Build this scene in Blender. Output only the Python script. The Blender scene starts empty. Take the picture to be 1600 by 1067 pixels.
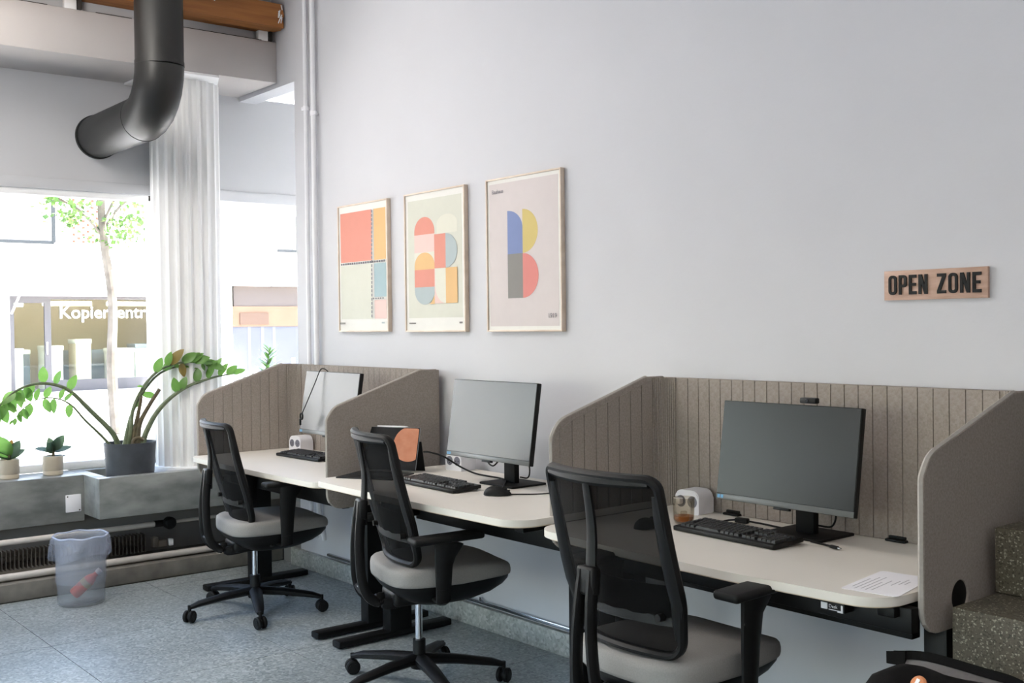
import bpy, bmesh, math, random
from mathutils import Vector, Matrix
random.seed(7)
R = math.radians
sc = bpy.context.scene
col = sc.collection

# ------------------------------------------------------------------ camera
cam_d = bpy.data.cameras.new('camera'); cam = bpy.data.objects.new('camera', cam_d); col.objects.link(cam)
yaw, pit, rol = R(38.951), R(-0.8972), R(-0.6905)
F = Vector((-math.cos(yaw)*math.cos(pit), math.sin(yaw)*math.cos(pit), math.sin(pit)))
R0 = Vector((math.sin(yaw), math.cos(yaw), 0)); U0 = R0.cross(F)
RR = R0*math.cos(rol) + U0*math.sin(rol); UU = -R0*math.sin(rol) + U0*math.cos(rol)
CAM = Vector((0, -3.2, 1.45))
cam.matrix_world = Matrix(((RR.x, UU.x, -F.x, CAM.x), (RR.y, UU.y, -F.y, CAM.y), (RR.z, UU.z, -F.z, CAM.z), (0, 0, 0, 1)))
cam_d.sensor_width = 36; cam_d.lens = 1726.85*36/1600; cam_d.clip_start = .05; cam_d.clip_end = 300
sc.camera = cam

# ------------------------------------------------------------------ world, sun, lamps, exposure
w = bpy.data.worlds.new('world'); sc.world = w; w.use_nodes = True
nt = w.node_tree; nt.nodes.clear()
sky = nt.nodes.new('ShaderNodeTexSky'); sky.sky_type = 'NISHITA'; sky.sun_disc = False
sky.sun_elevation = R(52); sky.sun_rotation = R(60); sky.air_density = 1.3; sky.dust_density = 1.5
bg = nt.nodes.new('ShaderNodeBackground'); bg.inputs['Strength'].default_value = 1.45
wo = nt.nodes.new('ShaderNodeOutputWorld')
nt.links.new(sky.outputs[0], bg.inputs[0]); nt.links.new(bg.outputs[0], wo.inputs[0])

def lamp(name, kind, loc, energy, color=(1, 1, 1), size=1, size_y=None, aim=None):
    d = bpy.data.lights.new(name, kind); o = bpy.data.objects.new(name, d); col.objects.link(o)
    d.energy = energy; d.color = color; o.location = loc
    if kind == 'AREA':
        d.size = size
        if size_y: d.shape = 'RECTANGLE'; d.size_y = size_y
    elif kind == 'SUN': d.angle = size
    else: d.shadow_soft_size = size
    if aim is not None:
        o.rotation_euler = Vector(aim).to_track_quat('-Z', 'Y').to_euler()
    return o
lamp('sun', 'SUN', (0, 0, 20), 62, (1, .96, .90), R(.6), aim=(-.12, -.42, -.90))
lamp('ceiling_fill_a', 'AREA', (.2, -2.2, 3.4), 22, (1, .93, .84), 2.0, 1.2, aim=(0, 0, -1))  # fill light added out of frame, not a known fitting
lamp('ceiling_fill_b', 'AREA', (-5.0, -2.4, 3.4), 42, (1, .94, .87), 2.0, 1.2, aim=(0, 0, -1))  # added overhead fill that lifts the desk tops and floor at the left
lamp('point_fill', 'POINT', (-5.0, -2.0, 2.9), 44, (1, .95, .89), .25)  # unseen point fill, added to brighten the beam and left wall end
lamp('camera_flash', 'POINT', (.02, -3.22, 1.60), 23, (1, .97, .94), .035)
sc.view_settings.view_transform = 'Standard'; sc.view_settings.look = 'None'
sc.view_settings.gamma = 1; sc.view_settings.use_curve_mapping = False
sc.view_settings.exposure = 0.0
sc.cycles.sample_clamp_indirect = 0; sc.cycles.diffuse_bounces = 8; sc.cycles.max_bounces = 16; sc.cycles.transparent_max_bounces = 16

# ------------------------------------------------------------------ materials
def lin(c):
    c = [x/255 for x in c]
    return tuple((x/12.92 if x <= .04045 else ((x+.055)/1.055)**2.4) for x in c) + (1,)
MC = {}
def mat(name, rgb, rough=.5, metal=0, var=.06, scale=20, bump=0, spec=.5, rgb2=None, detail=4, coat=0, bscale=None, stretch=None):
    if name in MC: return MC[name]
    m = bpy.data.materials.new(name); m.use_nodes = True; n = m.node_tree.nodes; L = m.node_tree.links
    p = n['Principled BSDF']; p.inputs['Roughness'].default_value = rough; p.inputs['Metallic'].default_value = metal
    p.inputs['Specular IOR Level'].default_value = spec
    if coat: p.inputs['Coat Weight'].default_value = coat
    c = lin(rgb); tc = n.new('ShaderNodeTexCoord'); src = tc.outputs['Object']
    if stretch:
        mp = n.new('ShaderNodeMapping'); mp.inputs['Scale'].default_value = stretch; L.new(src, mp.inputs[0]); src = mp.outputs[0]
    no = n.new('ShaderNodeTexNoise'); no.inputs['Scale'].default_value = scale; no.inputs['Detail'].default_value = detail
    L.new(src, no.inputs['Vector'])
    mx = n.new('ShaderNodeValToRGB'); e = mx.color_ramp.elements
    e[0].position = .3; e[1].position = .7
    if rgb2: a, b = c, lin(rgb2)
    else: a = tuple(x*(1-var) for x in c[:3])+(1,); b = tuple(min(1, x*(1+var)) for x in c[:3])+(1,)
    e[0].color = a; e[1].color = b
    L.new(no.outputs['Fac'], mx.inputs[0]); L.new(mx.outputs[0], p.inputs['Base Color'])
    if bump:
        bn = n.new('ShaderNodeTexNoise'); bn.inputs['Scale'].default_value = bscale or scale*3; bn.inputs['Detail'].default_value = 3
        L.new(src, bn.inputs['Vector'])
        bp = n.new('ShaderNodeBump'); bp.inputs['Strength'].default_value = bump; bp.inputs['Distance'].default_value = .01
        L.new(bn.outputs['Fac'], bp.inputs['Height']); L.new(bp.outputs[0], p.inputs['Normal'])
    MC[name] = m; return m

def terrazzo(name, base, dark, light, scale=60, rough=.4, rnd=.0, amt=(.38, .62), bump=0):
    m = bpy.data.materials.new(name); m.use_nodes = True; n = m.node_tree.nodes; L = m.node_tree.links
    p = n['Principled BSDF']; p.inputs['Roughness'].default_value = rough
    g = n.new('ShaderNodeNewGeometry')
    v = n.new('ShaderNodeTexVoronoi'); v.inputs['Scale'].default_value = scale; L.new(g.outputs['Position'], v.inputs['Vector'])
    sep = n.new('ShaderNodeSeparateColor'); L.new(v.outputs['Color'], sep.inputs[0])
    r = n.new('ShaderNodeValToRGB'); r.color_ramp.interpolation = 'LINEAR'; e = r.color_ramp.elements
    e[0].color = lin(dark); e[0].position = .05; e[1].color = lin(light); e[1].position = .97
    for ps in amt:
        k = r.color_ramp.elements.new(ps); k.color = lin(base)
    L.new(sep.outputs[0], r.inputs[0])
    no = n.new('ShaderNodeTexNoise'); no.inputs['Scale'].default_value = 2.2; no.inputs['Detail'].default_value = 5
    L.new(g.outputs['Position'], no.inputs['Vector'])
    oi = n.new('ShaderNodeObjectInfo')
    ad = n.new('ShaderNodeMath'); ad.operation = 'MULTIPLY_ADD'; ad.inputs[1].default_value = rnd; L.new(oi.outputs['Random'], ad.inputs[0])
    mr = n.new('ShaderNodeMapRange'); mr.inputs[1].default_value = .3; mr.inputs[2].default_value = .7; mr.inputs[3].default_value = .84; mr.inputs[4].default_value = 1.1
    L.new(no.outputs['Fac'], mr.inputs[0]); L.new(mr.outputs[0], ad.inputs[2])
    mm = n.new('ShaderNodeMix'); mm.data_type = 'RGBA'; mm.blend_type = 'MULTIPLY'; mm.inputs[0].default_value = 1
    L.new(r.outputs[0], mm.inputs[6]); L.new(ad.outputs[0], mm.inputs[7]); L.new(mm.outputs[2], p.inputs['Base Color'])
    if bump:
        bp = n.new('ShaderNodeBump'); bp.inputs['Strength'].default_value = bump; bp.inputs['Distance'].default_value = .004
        L.new(v.outputs['Distance'], bp.inputs['Height']); L.new(bp.outputs[0], p.inputs['Normal'])
    MC[name] = m; return m

def see_through(name, rgb, alpha, rough=.5, glossy=0.0, trans=0.0):
    m = bpy.data.materials.new(name); m.use_nodes = True; n = m.node_tree.nodes; L = m.node_tree.links
    n.clear(); o = n.new('ShaderNodeOutputMaterial'); t = n.new('ShaderNodeBsdfTransparent')
    d = n.new('ShaderNodeBsdfPrincipled'); d.inputs['Roughness'].default_value = rough; d.inputs['Specular IOR Level'].default_value = .15 if rough > .7 else .5
    no = n.new('ShaderNodeTexNoise'); no.inputs['Scale'].default_value = 30
    rp = n.new('ShaderNodeValToRGB'); c = lin(rgb); rp.color_ramp.elements[0].color = tuple(x*.9 for x in c[:3])+(1,); rp.color_ramp.elements[1].color = c
    L.new(no.outputs['Fac'], rp.inputs[0]); L.new(rp.outputs[0], d.inputs['Base Color'])
    mx = n.new('ShaderNodeMixShader'); mx.inputs[0].default_value = alpha
    L.new(t.outputs[0], mx.inputs[1]); L.new(d.outputs[0], mx.inputs[2])
    L.new(mx.outputs[0], o.inputs[0]); MC[name] = m; return m

def glass_mat(name, tint=(255, 255, 255), refl=.9):
    m = bpy.data.materials.new(name); m.use_nodes = True; n = m.node_tree.nodes; L = m.node_tree.links
    n.clear(); o = n.new('ShaderNodeOutputMaterial'); t = n.new('ShaderNodeBsdfTransparent'); t.inputs[0].default_value = lin(tint)
    g = n.new('ShaderNodeBsdfGlossy'); g.inputs['Roughness'].default_value = .02
    fr = n.new('ShaderNodeFresnel'); fr.inputs[0].default_value = 1.45
    mu = n.new('ShaderNodeMath'); mu.operation = 'MULTIPLY'; mu.inputs[1].default_value = refl; L.new(fr.outputs[0], mu.inputs[0])
    mx = n.new('ShaderNodeMixShader'); L.new(mu.outputs[0], mx.inputs[0]); L.new(t.outputs[0], mx.inputs[1]); L.new(g.outputs[0], mx.inputs[2])
    L.new(mx.outputs[0], o.inputs[0]); MC[name] = m; return m

def wood_mat(name, a, b, stretch, rough=.6, scale=6):
    return mat(name, a, rough, rgb2=b, scale=scale, stretch=stretch, detail=8, bump=.15)

M_wall = mat('wall_paint', (198, 198, 202), .85, var=.012, scale=3, bump=.05, bscale=60)
M_wall_cool = mat('window_wall_paint', (186, 187, 190), .8, var=.02, scale=3)
M_white = mat('white_paint', (232, 232, 232), .7, var=.02, scale=6)
M_beam = mat('beam_paint', (180, 175, 173), .8, var=.02, scale=4)
M_ceil = mat('ceiling_paint', (226, 225, 224), .9, var=.02, scale=4)
M_floor = terrazzo('floor_terrazzo', (142, 150, 152), (116, 124, 126), (170, 177, 178), 95, .34, .05)
M_grout = mat('floor_grout', (50, 53, 53), .8)
M_skirt = terrazzo('skirting_terrazzo', (168, 170, 164), (146, 148, 142), (190, 191, 186), 80, .5)
M_stair = terrazzo('stair_terrazzo', (88, 81, 68), (60, 55, 45), (156, 150, 134), 260, .6, 0, (.25, .86), .08)
M_conc = mat('grey_concrete', (108, 111, 110), .34, rgb2=(150, 152, 150), scale=9, detail=8, bump=.05, stretch=(1, .6, 1.4))
M_dark = mat('dark_recess', (52, 48, 44), .9)
M_pipe_paint = mat('radiator_pipe_paint', (196, 190, 184), .45)
M_pipe = mat('wall_pipe_paint', (222, 222, 226), .5, var=.02)
M_alu = mat('brushed_aluminium', (190, 194, 200), .25, 1, var=.04, scale=40)
M_chrome = mat('chrome', (205, 205, 208), .15, 1, var=.02)
M_duct = mat('duct_dark_steel', (33, 33, 32), .42, .25, var=.10, scale=4, detail=6)
M_duct_dark = mat('duct_collar_steel', (44, 46, 46), .45, .5)
M_wood = wood_mat('beam_pine', (134, 80, 34), (168, 108, 52), (4, .35, 5))
M_frame = wood_mat('oak_frame', (204, 186, 168), (220, 204, 188), (3, 3, 3), .5)
M_sign = wood_mat('sign_oak', (172, 140, 122), (194, 162, 144), (1.5, 8, 8), .6, 8)
M_black = mat('black_plastic', (15, 15, 16), .5, var=.1, spec=.3)
M_black_soft = mat('black_soft_plastic', (12, 12, 13), .6, var=.1, spec=.3)
M_blackgloss = mat('black_gloss', (9, 9, 10), .15, var=.05)
M_powder = mat('black_powder_coat', (9, 9, 10), .5, var=.1, scale=80, spec=.25)
M_key = mat('key_plastic', (30, 31, 34), .45)
M_top = mat('desk_laminate', (226, 220, 211), .42, var=.012, scale=4)
M_topedge = wood_mat('desk_edge', (206, 186, 160), (220, 202, 178), (1, 1, 8), .5)
M_felt = mat('screen_felt', (144, 135, 128), .95, rgb2=(162, 153, 146), scale=140, bump=.25, spec=.1)
M_feltedge = mat('screen_felt_edge', (168, 162, 156), .95, var=.05, scale=90, spec=.1)
M_seat = mat('seat_fabric', (150, 147, 144), .95, var=.06, scale=220, bump=.2, spec=.15)
M_mesh = see_through('chair_mesh', (9, 9, 10), .92, .9)
M_panel = mat('screen_panel', (16, 17, 17), .28, var=.04, spec=.5)
M_chin = mat('monitor_chin', (96, 99, 98), .35, var=.03)
M_whitepl = mat('white_plastic', (232, 231, 236), .4, var=.015)
M_greypl = mat('grey_plastic', (120, 120, 132), .4)
M_blue = mat('blue_sticker', (86, 150, 190), .4)
M_paper = mat('white_paper', (238, 236, 240), .8, var=.01)
M_ink = mat('grey_ink', (110, 108, 116), .8)
M_glass = glass_mat('window_glass', refl=.4)
M_tumbler = glass_mat('tumbler_glass', (240, 236, 230), .3)
M_drink = mat('amber_drink', (166, 96, 42), .2, rgb2=(190, 120, 60))
M_pot = mat('charcoal_pot', (54, 58, 64), .6, rgb2=(70, 74, 80), scale=12)
M_cream = mat('cream_ceramic', (186, 174, 156), .6, var=.05)
M_soil = mat('soil', (52, 40, 32), .95, var=.4, scale=60)
def leaf_mat(name, a, b):
    m = mat(name, a, .35, rgb2=b, scale=8)
    n = m.node_tree.nodes; L = m.node_tree.links; p = n['Principled BSDF']; o = n['Material Output']
    t = n.new('ShaderNodeBsdfTranslucent'); L.new(p.inputs['Base Color'].links[0].from_socket, t.inputs[0])
    mx = n.new('ShaderNodeMixShader'); mx.inputs[0].default_value = .38
    L.new(p.outputs[0], mx.inputs[1]); L.new(t.outputs[0], mx.inputs[2]); L.new(mx.outputs[0], o.inputs[0]); return m
M_leaf = leaf_mat('zz_leaf', (88, 132, 58), (130, 172, 92))
M_leafdark = leaf_mat('rubber_leaf', (58, 78, 60), (88, 108, 84))
M_leafbrown = leaf_mat('bronze_leaf', (128, 110, 56), (150, 128, 70))
M_stem = mat('zz_stem', (76, 88, 62), .6, rgb2=(112, 122, 92), scale=30)
M_stemdry = mat('dry_stem', (72, 64, 46), .7, rgb2=(98, 88, 64), scale=30)
M_treeleaf = leaf_mat('tree_leaf', (52, 84, 34), (98, 126, 62))
M_bark = mat('plane_bark', (78, 70, 62), .9, rgb2=(112, 104, 94), scale=6)
M_bin = see_through('bin_plastic', (150, 156, 164), .2, .4)
M_bag = see_through('bin_liner', (198, 204, 222), .22, .18)
M_bagrim = see_through('bin_liner_rim', (206, 214, 236), .62, .2)
M_red = mat('red_bottle', (206, 84, 70), .35)
M_redcap = mat('pale_cap', (210, 206, 210), .4)
M_bagcloth = mat('backpack_nylon', (12, 11, 11), .85, var=.15, scale=200, bump=.15, spec=.15)
M_baglining = mat('backpack_lining', (104, 101, 100), .85, var=.08, scale=120)
M_badge = mat('badge_orange', (206, 132, 86), .4)
M_facade = mat('white_render', (246, 244, 240), .9, var=.01)
M_street = mat('street_asphalt', (150, 150, 150), .9, var=.06, scale=3)
M_pave = mat('sidewalk_pave', (190, 188, 184), .9, var=.05, scale=3)
M_steel = mat('anthracite_frame', (18, 26, 32), .6)
M_brick = mat('red_brick', (112, 56, 40), .9, var=.12, scale=5)
M_shopframe = mat('shop_frame', (62, 61, 66), .6)
M_shopwall = mat('shop_inner_wall', (176, 172, 146), .9, rgb2=(186, 180, 154), scale=2)
M_copier = mat('copier_body', (206, 214, 200), .6)
M_copier2 = mat('copier_dark', (110, 126, 130), .6)
M_brown = mat('brown_fascia', (94, 68, 50), .7, rgb2=(102, 76, 58), scale=3)
M_greyfascia = mat('grey_fascia', (66, 58, 56), .7)
M_lav = mat('blue_shop_blind', (58, 62, 78), .5, rgb2=(66, 69, 82), scale=2)
M_awning = mat('awning_cloth', (240, 238, 232), .9)

# ------------------------------------------------------------------ mesh helpers
def xf(bm, M, vs):
    bmesh.ops.transform(bm, matrix=M, verts=vs)
def merge(bm, t, M=None):
    me = bpy.data.meshes.new('tmp')
    if M is not None: bmesh.ops.transform(t, matrix=M, verts=t.verts[:])
    t.to_mesh(me); t.free(); bm.from_mesh(me); bpy.data.meshes.remove(me)
def add_mesh(bm, me, M=None):
    t = bmesh.new(); t.from_mesh(me); merge(bm, t, M)
def box(bm, c, s, rot=None, bevel=0, seg=2):
    t = bmesh.new(); bmesh.ops.create_cube(t, size=1)
    for v in t.verts: v.co = Vector((v.co.x*s[0], v.co.y*s[1], v.co.z*s[2]))
    if bevel: bmesh.ops.bevel(t, geom=t.edges[:], offset=bevel, segments=seg, affect='EDGES', profile=.5)
    M = Matrix.Translation(Vector(c))
    if rot is not None: M = M @ rot.to_4x4()
    merge(bm, t, M); return bm
def bx(x0, x1, y0, y1, z0, z1, bevel=0, seg=2, bm=None):
    bm = bm or bmesh.new()
    return box(bm, ((x0+x1)/2, (y0+y1)/2, (z0+z1)/2), (abs(x1-x0), abs(y1-y0), abs(z1-z0)), bevel=bevel, seg=seg)
def rz(a): return Matrix.Rotation(a, 3, 'Z')
def rx(a): return Matrix.Rotation(a, 3, 'X')
def ry(a): return Matrix.Rotation(a, 3, 'Y')
def tube(bm, pts, r, n=10, closed=False, cap=True, sx=1, sy=1, up=None):
    pts = [Vector(p) for p in pts]; N = len(pts)
    rs = r if isinstance(r, (list, tuple)) else [r]*N
    T = []
    for i in range(N):
        if closed: d = pts[(i+1) % N]-pts[i-1]
        else: d = pts[min(i+1, N-1)]-pts[max(i-1, 0)]
        T.append(d.normalized())
    a = Vector(up) if up else (Vector((0, 0, 1)) if abs(T[0].z) < .9 else Vector((1, 0, 0)))
    u = (a-T[0]*a.dot(T[0])).normalized(); rings = []
    for i in range(N):
        if up: u = (a-T[i]*a.dot(T[i])).normalized()
        else: u = (u-T[i]*u.dot(T[i])).normalized()
        v = T[i].cross(u); ring = []
        for k in range(n):
            t = 2*math.pi*(k+.5)/n
            ring.append(bm.verts.new(pts[i]+(u*math.cos(t)*sx+v*math.sin(t)*sy)*rs[i]))
        rings.append(ring)
    for i in range(N if closed else N-1):
        A, B = rings[i], rings[(i+1) % N]
        for k in range(n): bm.faces.new((A[k], A[(k+1) % n], B[(k+1) % n], B[k]))
    if cap and not closed:
        bm.faces.new(rings[0][::-1]); bm.faces.new(rings[-1])
    return bm
def lathe(bm, prof, n=28, c=(0, 0, 0), sx=1, sy=1, flute=None):
    rings = []
    for r, z in prof:
        if r < 1e-6: rings.append([bm.verts.new((c[0], c[1], c[2]+z))]); continue
        ring = []
        for k in range(n):
            t = 2*math.pi*k/n; q = r*(flute(k, z) if flute else 1)
            ring.append(bm.verts.new((c[0]+q*math.cos(t)*sx, c[1]+q*math.sin(t)*sy, c[2]+z)))
        rings.append(ring)
    for A, B in zip(rings, rings[1:]):
        if len(A) == 1 and len(B) == 1: continue
        for k in range(n):
            k2 = (k+1) % n
            if len(A) == 1: bm.faces.new((A[0], B[k2], B[k]))
            elif len(B) == 1: bm.faces.new((A[k], A[k2], B[0]))
            else: bm.faces.new((A[k], A[k2], B[k2], B[k]))
    return bm
def cyl(bm, p, q, r, n=16):
    return tube(bm, [p, q], r, n)
def spline(pts, n=8):
    P = [Vector(p) for p in pts]; P = [P[0]*2-P[1]]+P+[P[-1]*2-P[-2]]; out = []
    for i in range(1, len(P)-2):
        a, b, c, d = P[i-1:i+3]
        for k in range(n):
            t = k/n
            out.append(.5*((2*b)+(c-a)*t+(2*a-5*b+4*c-d)*t*t+(3*b-a-3*c+d)*t**3))
    out.append(P[-2]); return out
def prism(bm, poly, f0, f1):
    """poly: 2D points; f0/f1 map a 2D point to the two end faces"""
    a = [bm.verts.new(f0(*p)) for p in poly]; b = [bm.verts.new(f1(*p)) for p in poly]; n = len(poly)
    bm.faces.new(a[::-1]); bm.faces.new(b)
    for i in range(n): bm.faces.new((a[i], a[(i+1) % n], b[(i+1) % n], b[i]))
    return bm
def round_poly(pts, rads, n=6):
    out = []; N = len(pts)
    for i in range(N):
        p = Vector(pts[i]); r = rads[i] if isinstance(rads, (list, tuple)) else rads
        if r <= 0: out.append(p); continue
        a = (Vector(pts[i-1])-p); b = (Vector(pts[(i+1) % N])-p)
        ang = a.angle(b); d = min(r/math.tan(ang/2), a.length*.49, b.length*.49); r = d*math.tan(ang/2)
        a.normalize(); b.normalize(); cen = p+(a+b).normalized()*(r/math.sin(ang/2))
        s = p+a*d-cen; e = p+b*d-cen; tot = s.angle(e); sg = 1 if s.x*e.y-s.y*e.x > 0 else -1
        for k in range(n+1):
            t = sg*tot*k/n
            out.append(cen+Vector((s.x*math.cos(t)-s.y*math.sin(t), s.x*math.sin(t)+s.y*math.cos(t))))
    return [(v.x, v.y) for v in out]
def slab(bm, outline, z0, z1, bevel=0, seg=2):
    t = bmesh.new(); prism(t, outline, lambda x, y: (x, y, z0), lambda x, y: (x, y, z1))
    if bevel:
        es = [e for e in t.edges if abs(e.verts[0].co.z-e.verts[1].co.z) < 1e-7]
        bmesh.ops.bevel(t, geom=es, offset=bevel, segments=seg, affect='EDGES', profile=.5)
    merge(bm, t); return bm
def curve_mesh(loops, depth, bevel=0):
    """filled 2D loops (holes allowed) in the XY plane, extruded +-depth/2 in Z"""
    cu = bpy.data.curves.new('c', 'CURVE'); cu.dimensions = '2D'; cu.fill_mode = 'BOTH'; cu.extrude = max(depth/2-bevel, 1e-5)
    cu.bevel_depth = bevel; cu.bevel_resolution = 1
    for lp in loops:
        s = cu.splines.new('POLY'); s.points.add(len(lp)-1)
        for p, q in zip(s.points, lp): p.co = (q[0], q[1], 0, 1)
        s.use_cyclic_u = True
    o = bpy.data.objects.new('c', cu); col.objects.link(o)
    me = bpy.data.meshes.new_from_object(o.evaluated_get(bpy.context.evaluated_depsgraph_get()))
    bpy.data.objects.remove(o); bpy.data.curves.remove(cu); return me
def text_mesh(txt, size, depth=.0004, xs=1, offset=0):
    cu = bpy.data.curves.new('t', 'FONT'); cu.body = txt; cu.size = size; cu.extrude = depth/2; cu.offset = offset; cu.resolution_u = 3
    o = bpy.data.objects.new('t', cu); col.objects.link(o); bpy.context.view_layer.update()
    me = bpy.data.meshes.new_from_object(o.evaluated_get(bpy.context.evaluated_depsgraph_get()))
    bpy.data.objects.remove(o); bpy.data.curves.remove(cu)
    for v in me.vertices: v.co.x *= xs
    return me

def link(name, me, m, parent=None, smooth=35):
    o = bpy.data.objects.new(name, me); col.objects.link(o)
    if m is not None and not me.materials: me.materials.append(m)
    if smooth:
        me.polygons.foreach_set('use_smooth', [True]*len(me.polygons)); me.set_sharp_from_angle(angle=R(smooth))
    if parent: o.parent = parent
    return o
def obj(name, bm, m, parent=None, smooth=35, loc=None, rot=None):
    bmesh.ops.recalc_face_normals(bm, faces=bm.faces[:])
    me = bpy.data.meshes.new(name); bm.to_mesh(me); bm.free()
    o = link(name, me, m, parent, smooth)
    if loc is not None: o.location = loc
    if rot is not None: o.rotation_euler = rot
    return o
def tag(o, label=None, cat=None, group=None, kind=None):
    if label: o['label'] = label
    if cat: o['category'] = cat
    if group: o['group'] = group
    if kind: o['kind'] = kind
    return o
def thing(name, label, cat, loc=(0, 0, 0), rot=0, group=None):
    o = bpy.data.objects.new(name, None); col.objects.link(o); o.empty_display_size = .1
    o.location = loc; o.rotation_euler = (0, 0, rot) if not isinstance(rot, (tuple, list)) else rot
    return tag(o, label, cat, group)
def struct(name, bm, m, label=None, parent=None, smooth=35):
    o = obj(name, bm, m, parent, smooth); o['kind'] = 'structure'
    if label: o['label'] = label
    return o
def copy_tree(o, parent=None):
    c = o.copy(); col.objects.link(c)
    if parent: c.parent = parent
    for ch in list(o.children): copy_tree(ch, c)
    return c
def inst(name, me, parent, M):
    o = bpy.data.objects.new(name, me); col.objects.link(o); o.parent = parent; o.matrix_local = M; return o

# ================================================================== SETTING
XF = -6.24      # front plane of the window wall
XG = -6.78      # window plane
YB = -6.6       # wall behind the camera
XR = 3.2
# floor
fl = struct('floor', bx(XF-.6, XR, YB, 1.1, -.06, -.004), M_grout, 'grey terrazzo floor laid in large square slabs')
def clip(a, b, lo, hi): return max(a, lo), min(b, hi)
for i in range(-3, 11):
    for j in range(-8, 3):
        x0, x1 = clip(-4.46+.8*i+.0015, -4.46+.8*(i+1)-.0015, XF, XR-.0)
        y0, y1 = clip(-.885+.8*j+.0015, -.885+.8*(j+1)-.0015, YB, -.001)
        if x1-x0 < .03 or y1-y0 < .03: continue
        obj('floor_slab', bx(x0, x1, y0, y1, -.02, 0), M_floor, fl)
# ceiling
struct('ceiling', bx(-6.95, XR, YB, 2.6, 3.5, 3.62), M_ceil, 'white ceiling above the room')
# long wall
bm = bmesh.new()
prism(bm, [(-6.02, 0), (-1.50, 0), (-1.50, 3.5), (-6.95, 3.5), (-6.95, 2.93), (-6.02, 2.93)], lambda x, z: (x, 0, z), lambda x, z: (x, .12, z))
struct('wall_back', bm, M_wall, 'long white wall behind the desks')
struct('wall_back_right', bx(.35, XR, 0, .12, 0, 3.5), M_wall, 'white wall beyond the stairs')
bm = bmesh.new(); bx(-1.62, -1.50, .12, 2.5, 0, 3.5, bm=bm); bx(.35, .47, .12, 2.5, 0, 3.5, bm=bm); bx(-1.62, .47, 2.5, 2.6, 0, 3.5, bm=bm)
struct('wall_stairwell', bm, M_wall, 'white walls of the stairwell')
struct('wall_right', bx(XR, XR+.1, YB, .12, 0, 3.5), M_wall, 'white wall at the right end of the room')
bm = bmesh.new(); bx(-6.95, XR+.1, YB-.1, YB, 0, .15, bm=bm); bx(-6.95, XR+.1, YB-.1, YB, 1.95, 3.5, bm=bm); bx(-6.95, -5.2, YB-.1, YB, .15, 1.95, bm=bm); bx(-.05, XR+.1, YB-.1, YB, .15, 1.95, bm=bm)  # openings added to bring extra daylight onto the long wall
struct('wall_front', bm, M_wall, 'white wall behind the camera with added openings for daylight')
# niche beyond the end of the long wall
bm = bmesh.new(); bx(-6.95, -5.9, 1.1, 1.2, 0, 3.1, bm=bm); bx(-6.02, -5.9, .12, 1.1, 0, 3.1, bm=bm); bx(-6.95, -5.9, .12, 1.2, 3.02, 3.12, bm=bm)
struct('wall_niche', bm, M_white, 'white window niche past the end of the long wall')
# skirting + metal rail of the long wall
bm = bmesh.new(); box(bm, (-3.5, -.015, .052), (5.2, .03, .104), bevel=.004)
struct('baseboard_back', bm, M_skirt, 'terrazzo skirting along the long wall')
bm = bmesh.new(); box(bm, (-3.42, -.012, .122), (4.5, .02, .018), bevel=.005)
for x in (-4.9, -4.2, -3.1, -2.3): box(bm, (x, -.014, .136), (.02, .012, .02), bevel=.003)
struct('trim_1', bm, M_alu, 'slim metal cable rail on top of the skirting')
# window wall: concrete sill, block, beam, fascia
bm = bmesh.new(); bx(-6.5, XG, YB, -1.13, .348, .613, .004, bm=bm)
struct('trim_2', bm, M_conc, 'grey concrete window sill')
bm = bmesh.new()
bx(XF, -6.31, -1.13, -.004, .385, .613, .003, bm=bm); bx(-6.31, -6.80, -1.13, -1.06, .385, .613, .003, bm=bm)
bx(-6.70, -6.80, -1.06, 1.1, .385, .613, .003, bm=bm); bx(-6.31, -6.70, -1.06, -.0, .385, .545, bm=bm)
bx(-6.025, -6.31, .0, 1.1, .385, .613, .003, bm=bm); bx(-6.31, -6.70, 0, 1.1, .385, .545, bm=bm)
struct('trim_3', bm, M_conc, 'projecting grey concrete planter trough under the window')
bm = bmesh.new(); bx(-6.62, -6.95, YB, 1.2, 0, .36, bm=bm); bx(-6.245, -6.02, 0, 1.1, -.05, .386, bm=bm)
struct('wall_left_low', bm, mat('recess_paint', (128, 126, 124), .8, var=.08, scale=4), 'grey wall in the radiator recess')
bm = bmesh.new(); bx(XF-.01, -6.62, YB, -.002, 0, .096, .006, bm=bm)
struct('baseboard_left', bm, mat('kerb_concrete', (104, 100, 94), .8, rgb2=(126, 122, 114), scale=12), 'dark concrete kerb along the window wall')
struct('wall_left', bx(XG, XG-.17, YB, 1.1, 2.34, 2.962), M_wall_cool, 'grey panel above the windows')
bm = bmesh.new(); bx(XG+.012, XG-.16, YB, 1.1, 2.277, 2.342, .003, bm=bm)
struct('trim_4', bm, M_wall_cool, 'grey window head rail')
struct('trim_5', bx(XF, -6.95, YB, -.001, 2.958, 3.209, .004), M_beam, 'white plastered beam over the windows')
bm = bmesh.new(); bx(-6.30, -6.95, YB, -.001, 3.205, 3.5, bm=bm)
struct('trim_6', bm, M_wall_cool, 'grey plaster behind the timber beam')
bm = bmesh.new()
for y0, y1 in ((-6.5, -2.2), (-2.1, -1.36), (-1.1, -.9), (-.66, -.1)): bx(XF-.002, -6.31, y0, y1, 3.206, 3.2125, bm=bm)
struct('trim_7', bm, M_dark, 'dark crack along the top of the plastered beam')
bm = slab(bmesh.new(), [(XF-.006, -.74), (XF-.006, -.378), (-6.77, -.17), (-6.77, -.76)], 2.944, 2.957)
struct('trim_8', bm, M_white, 'white plate under the beam above the column')
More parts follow.
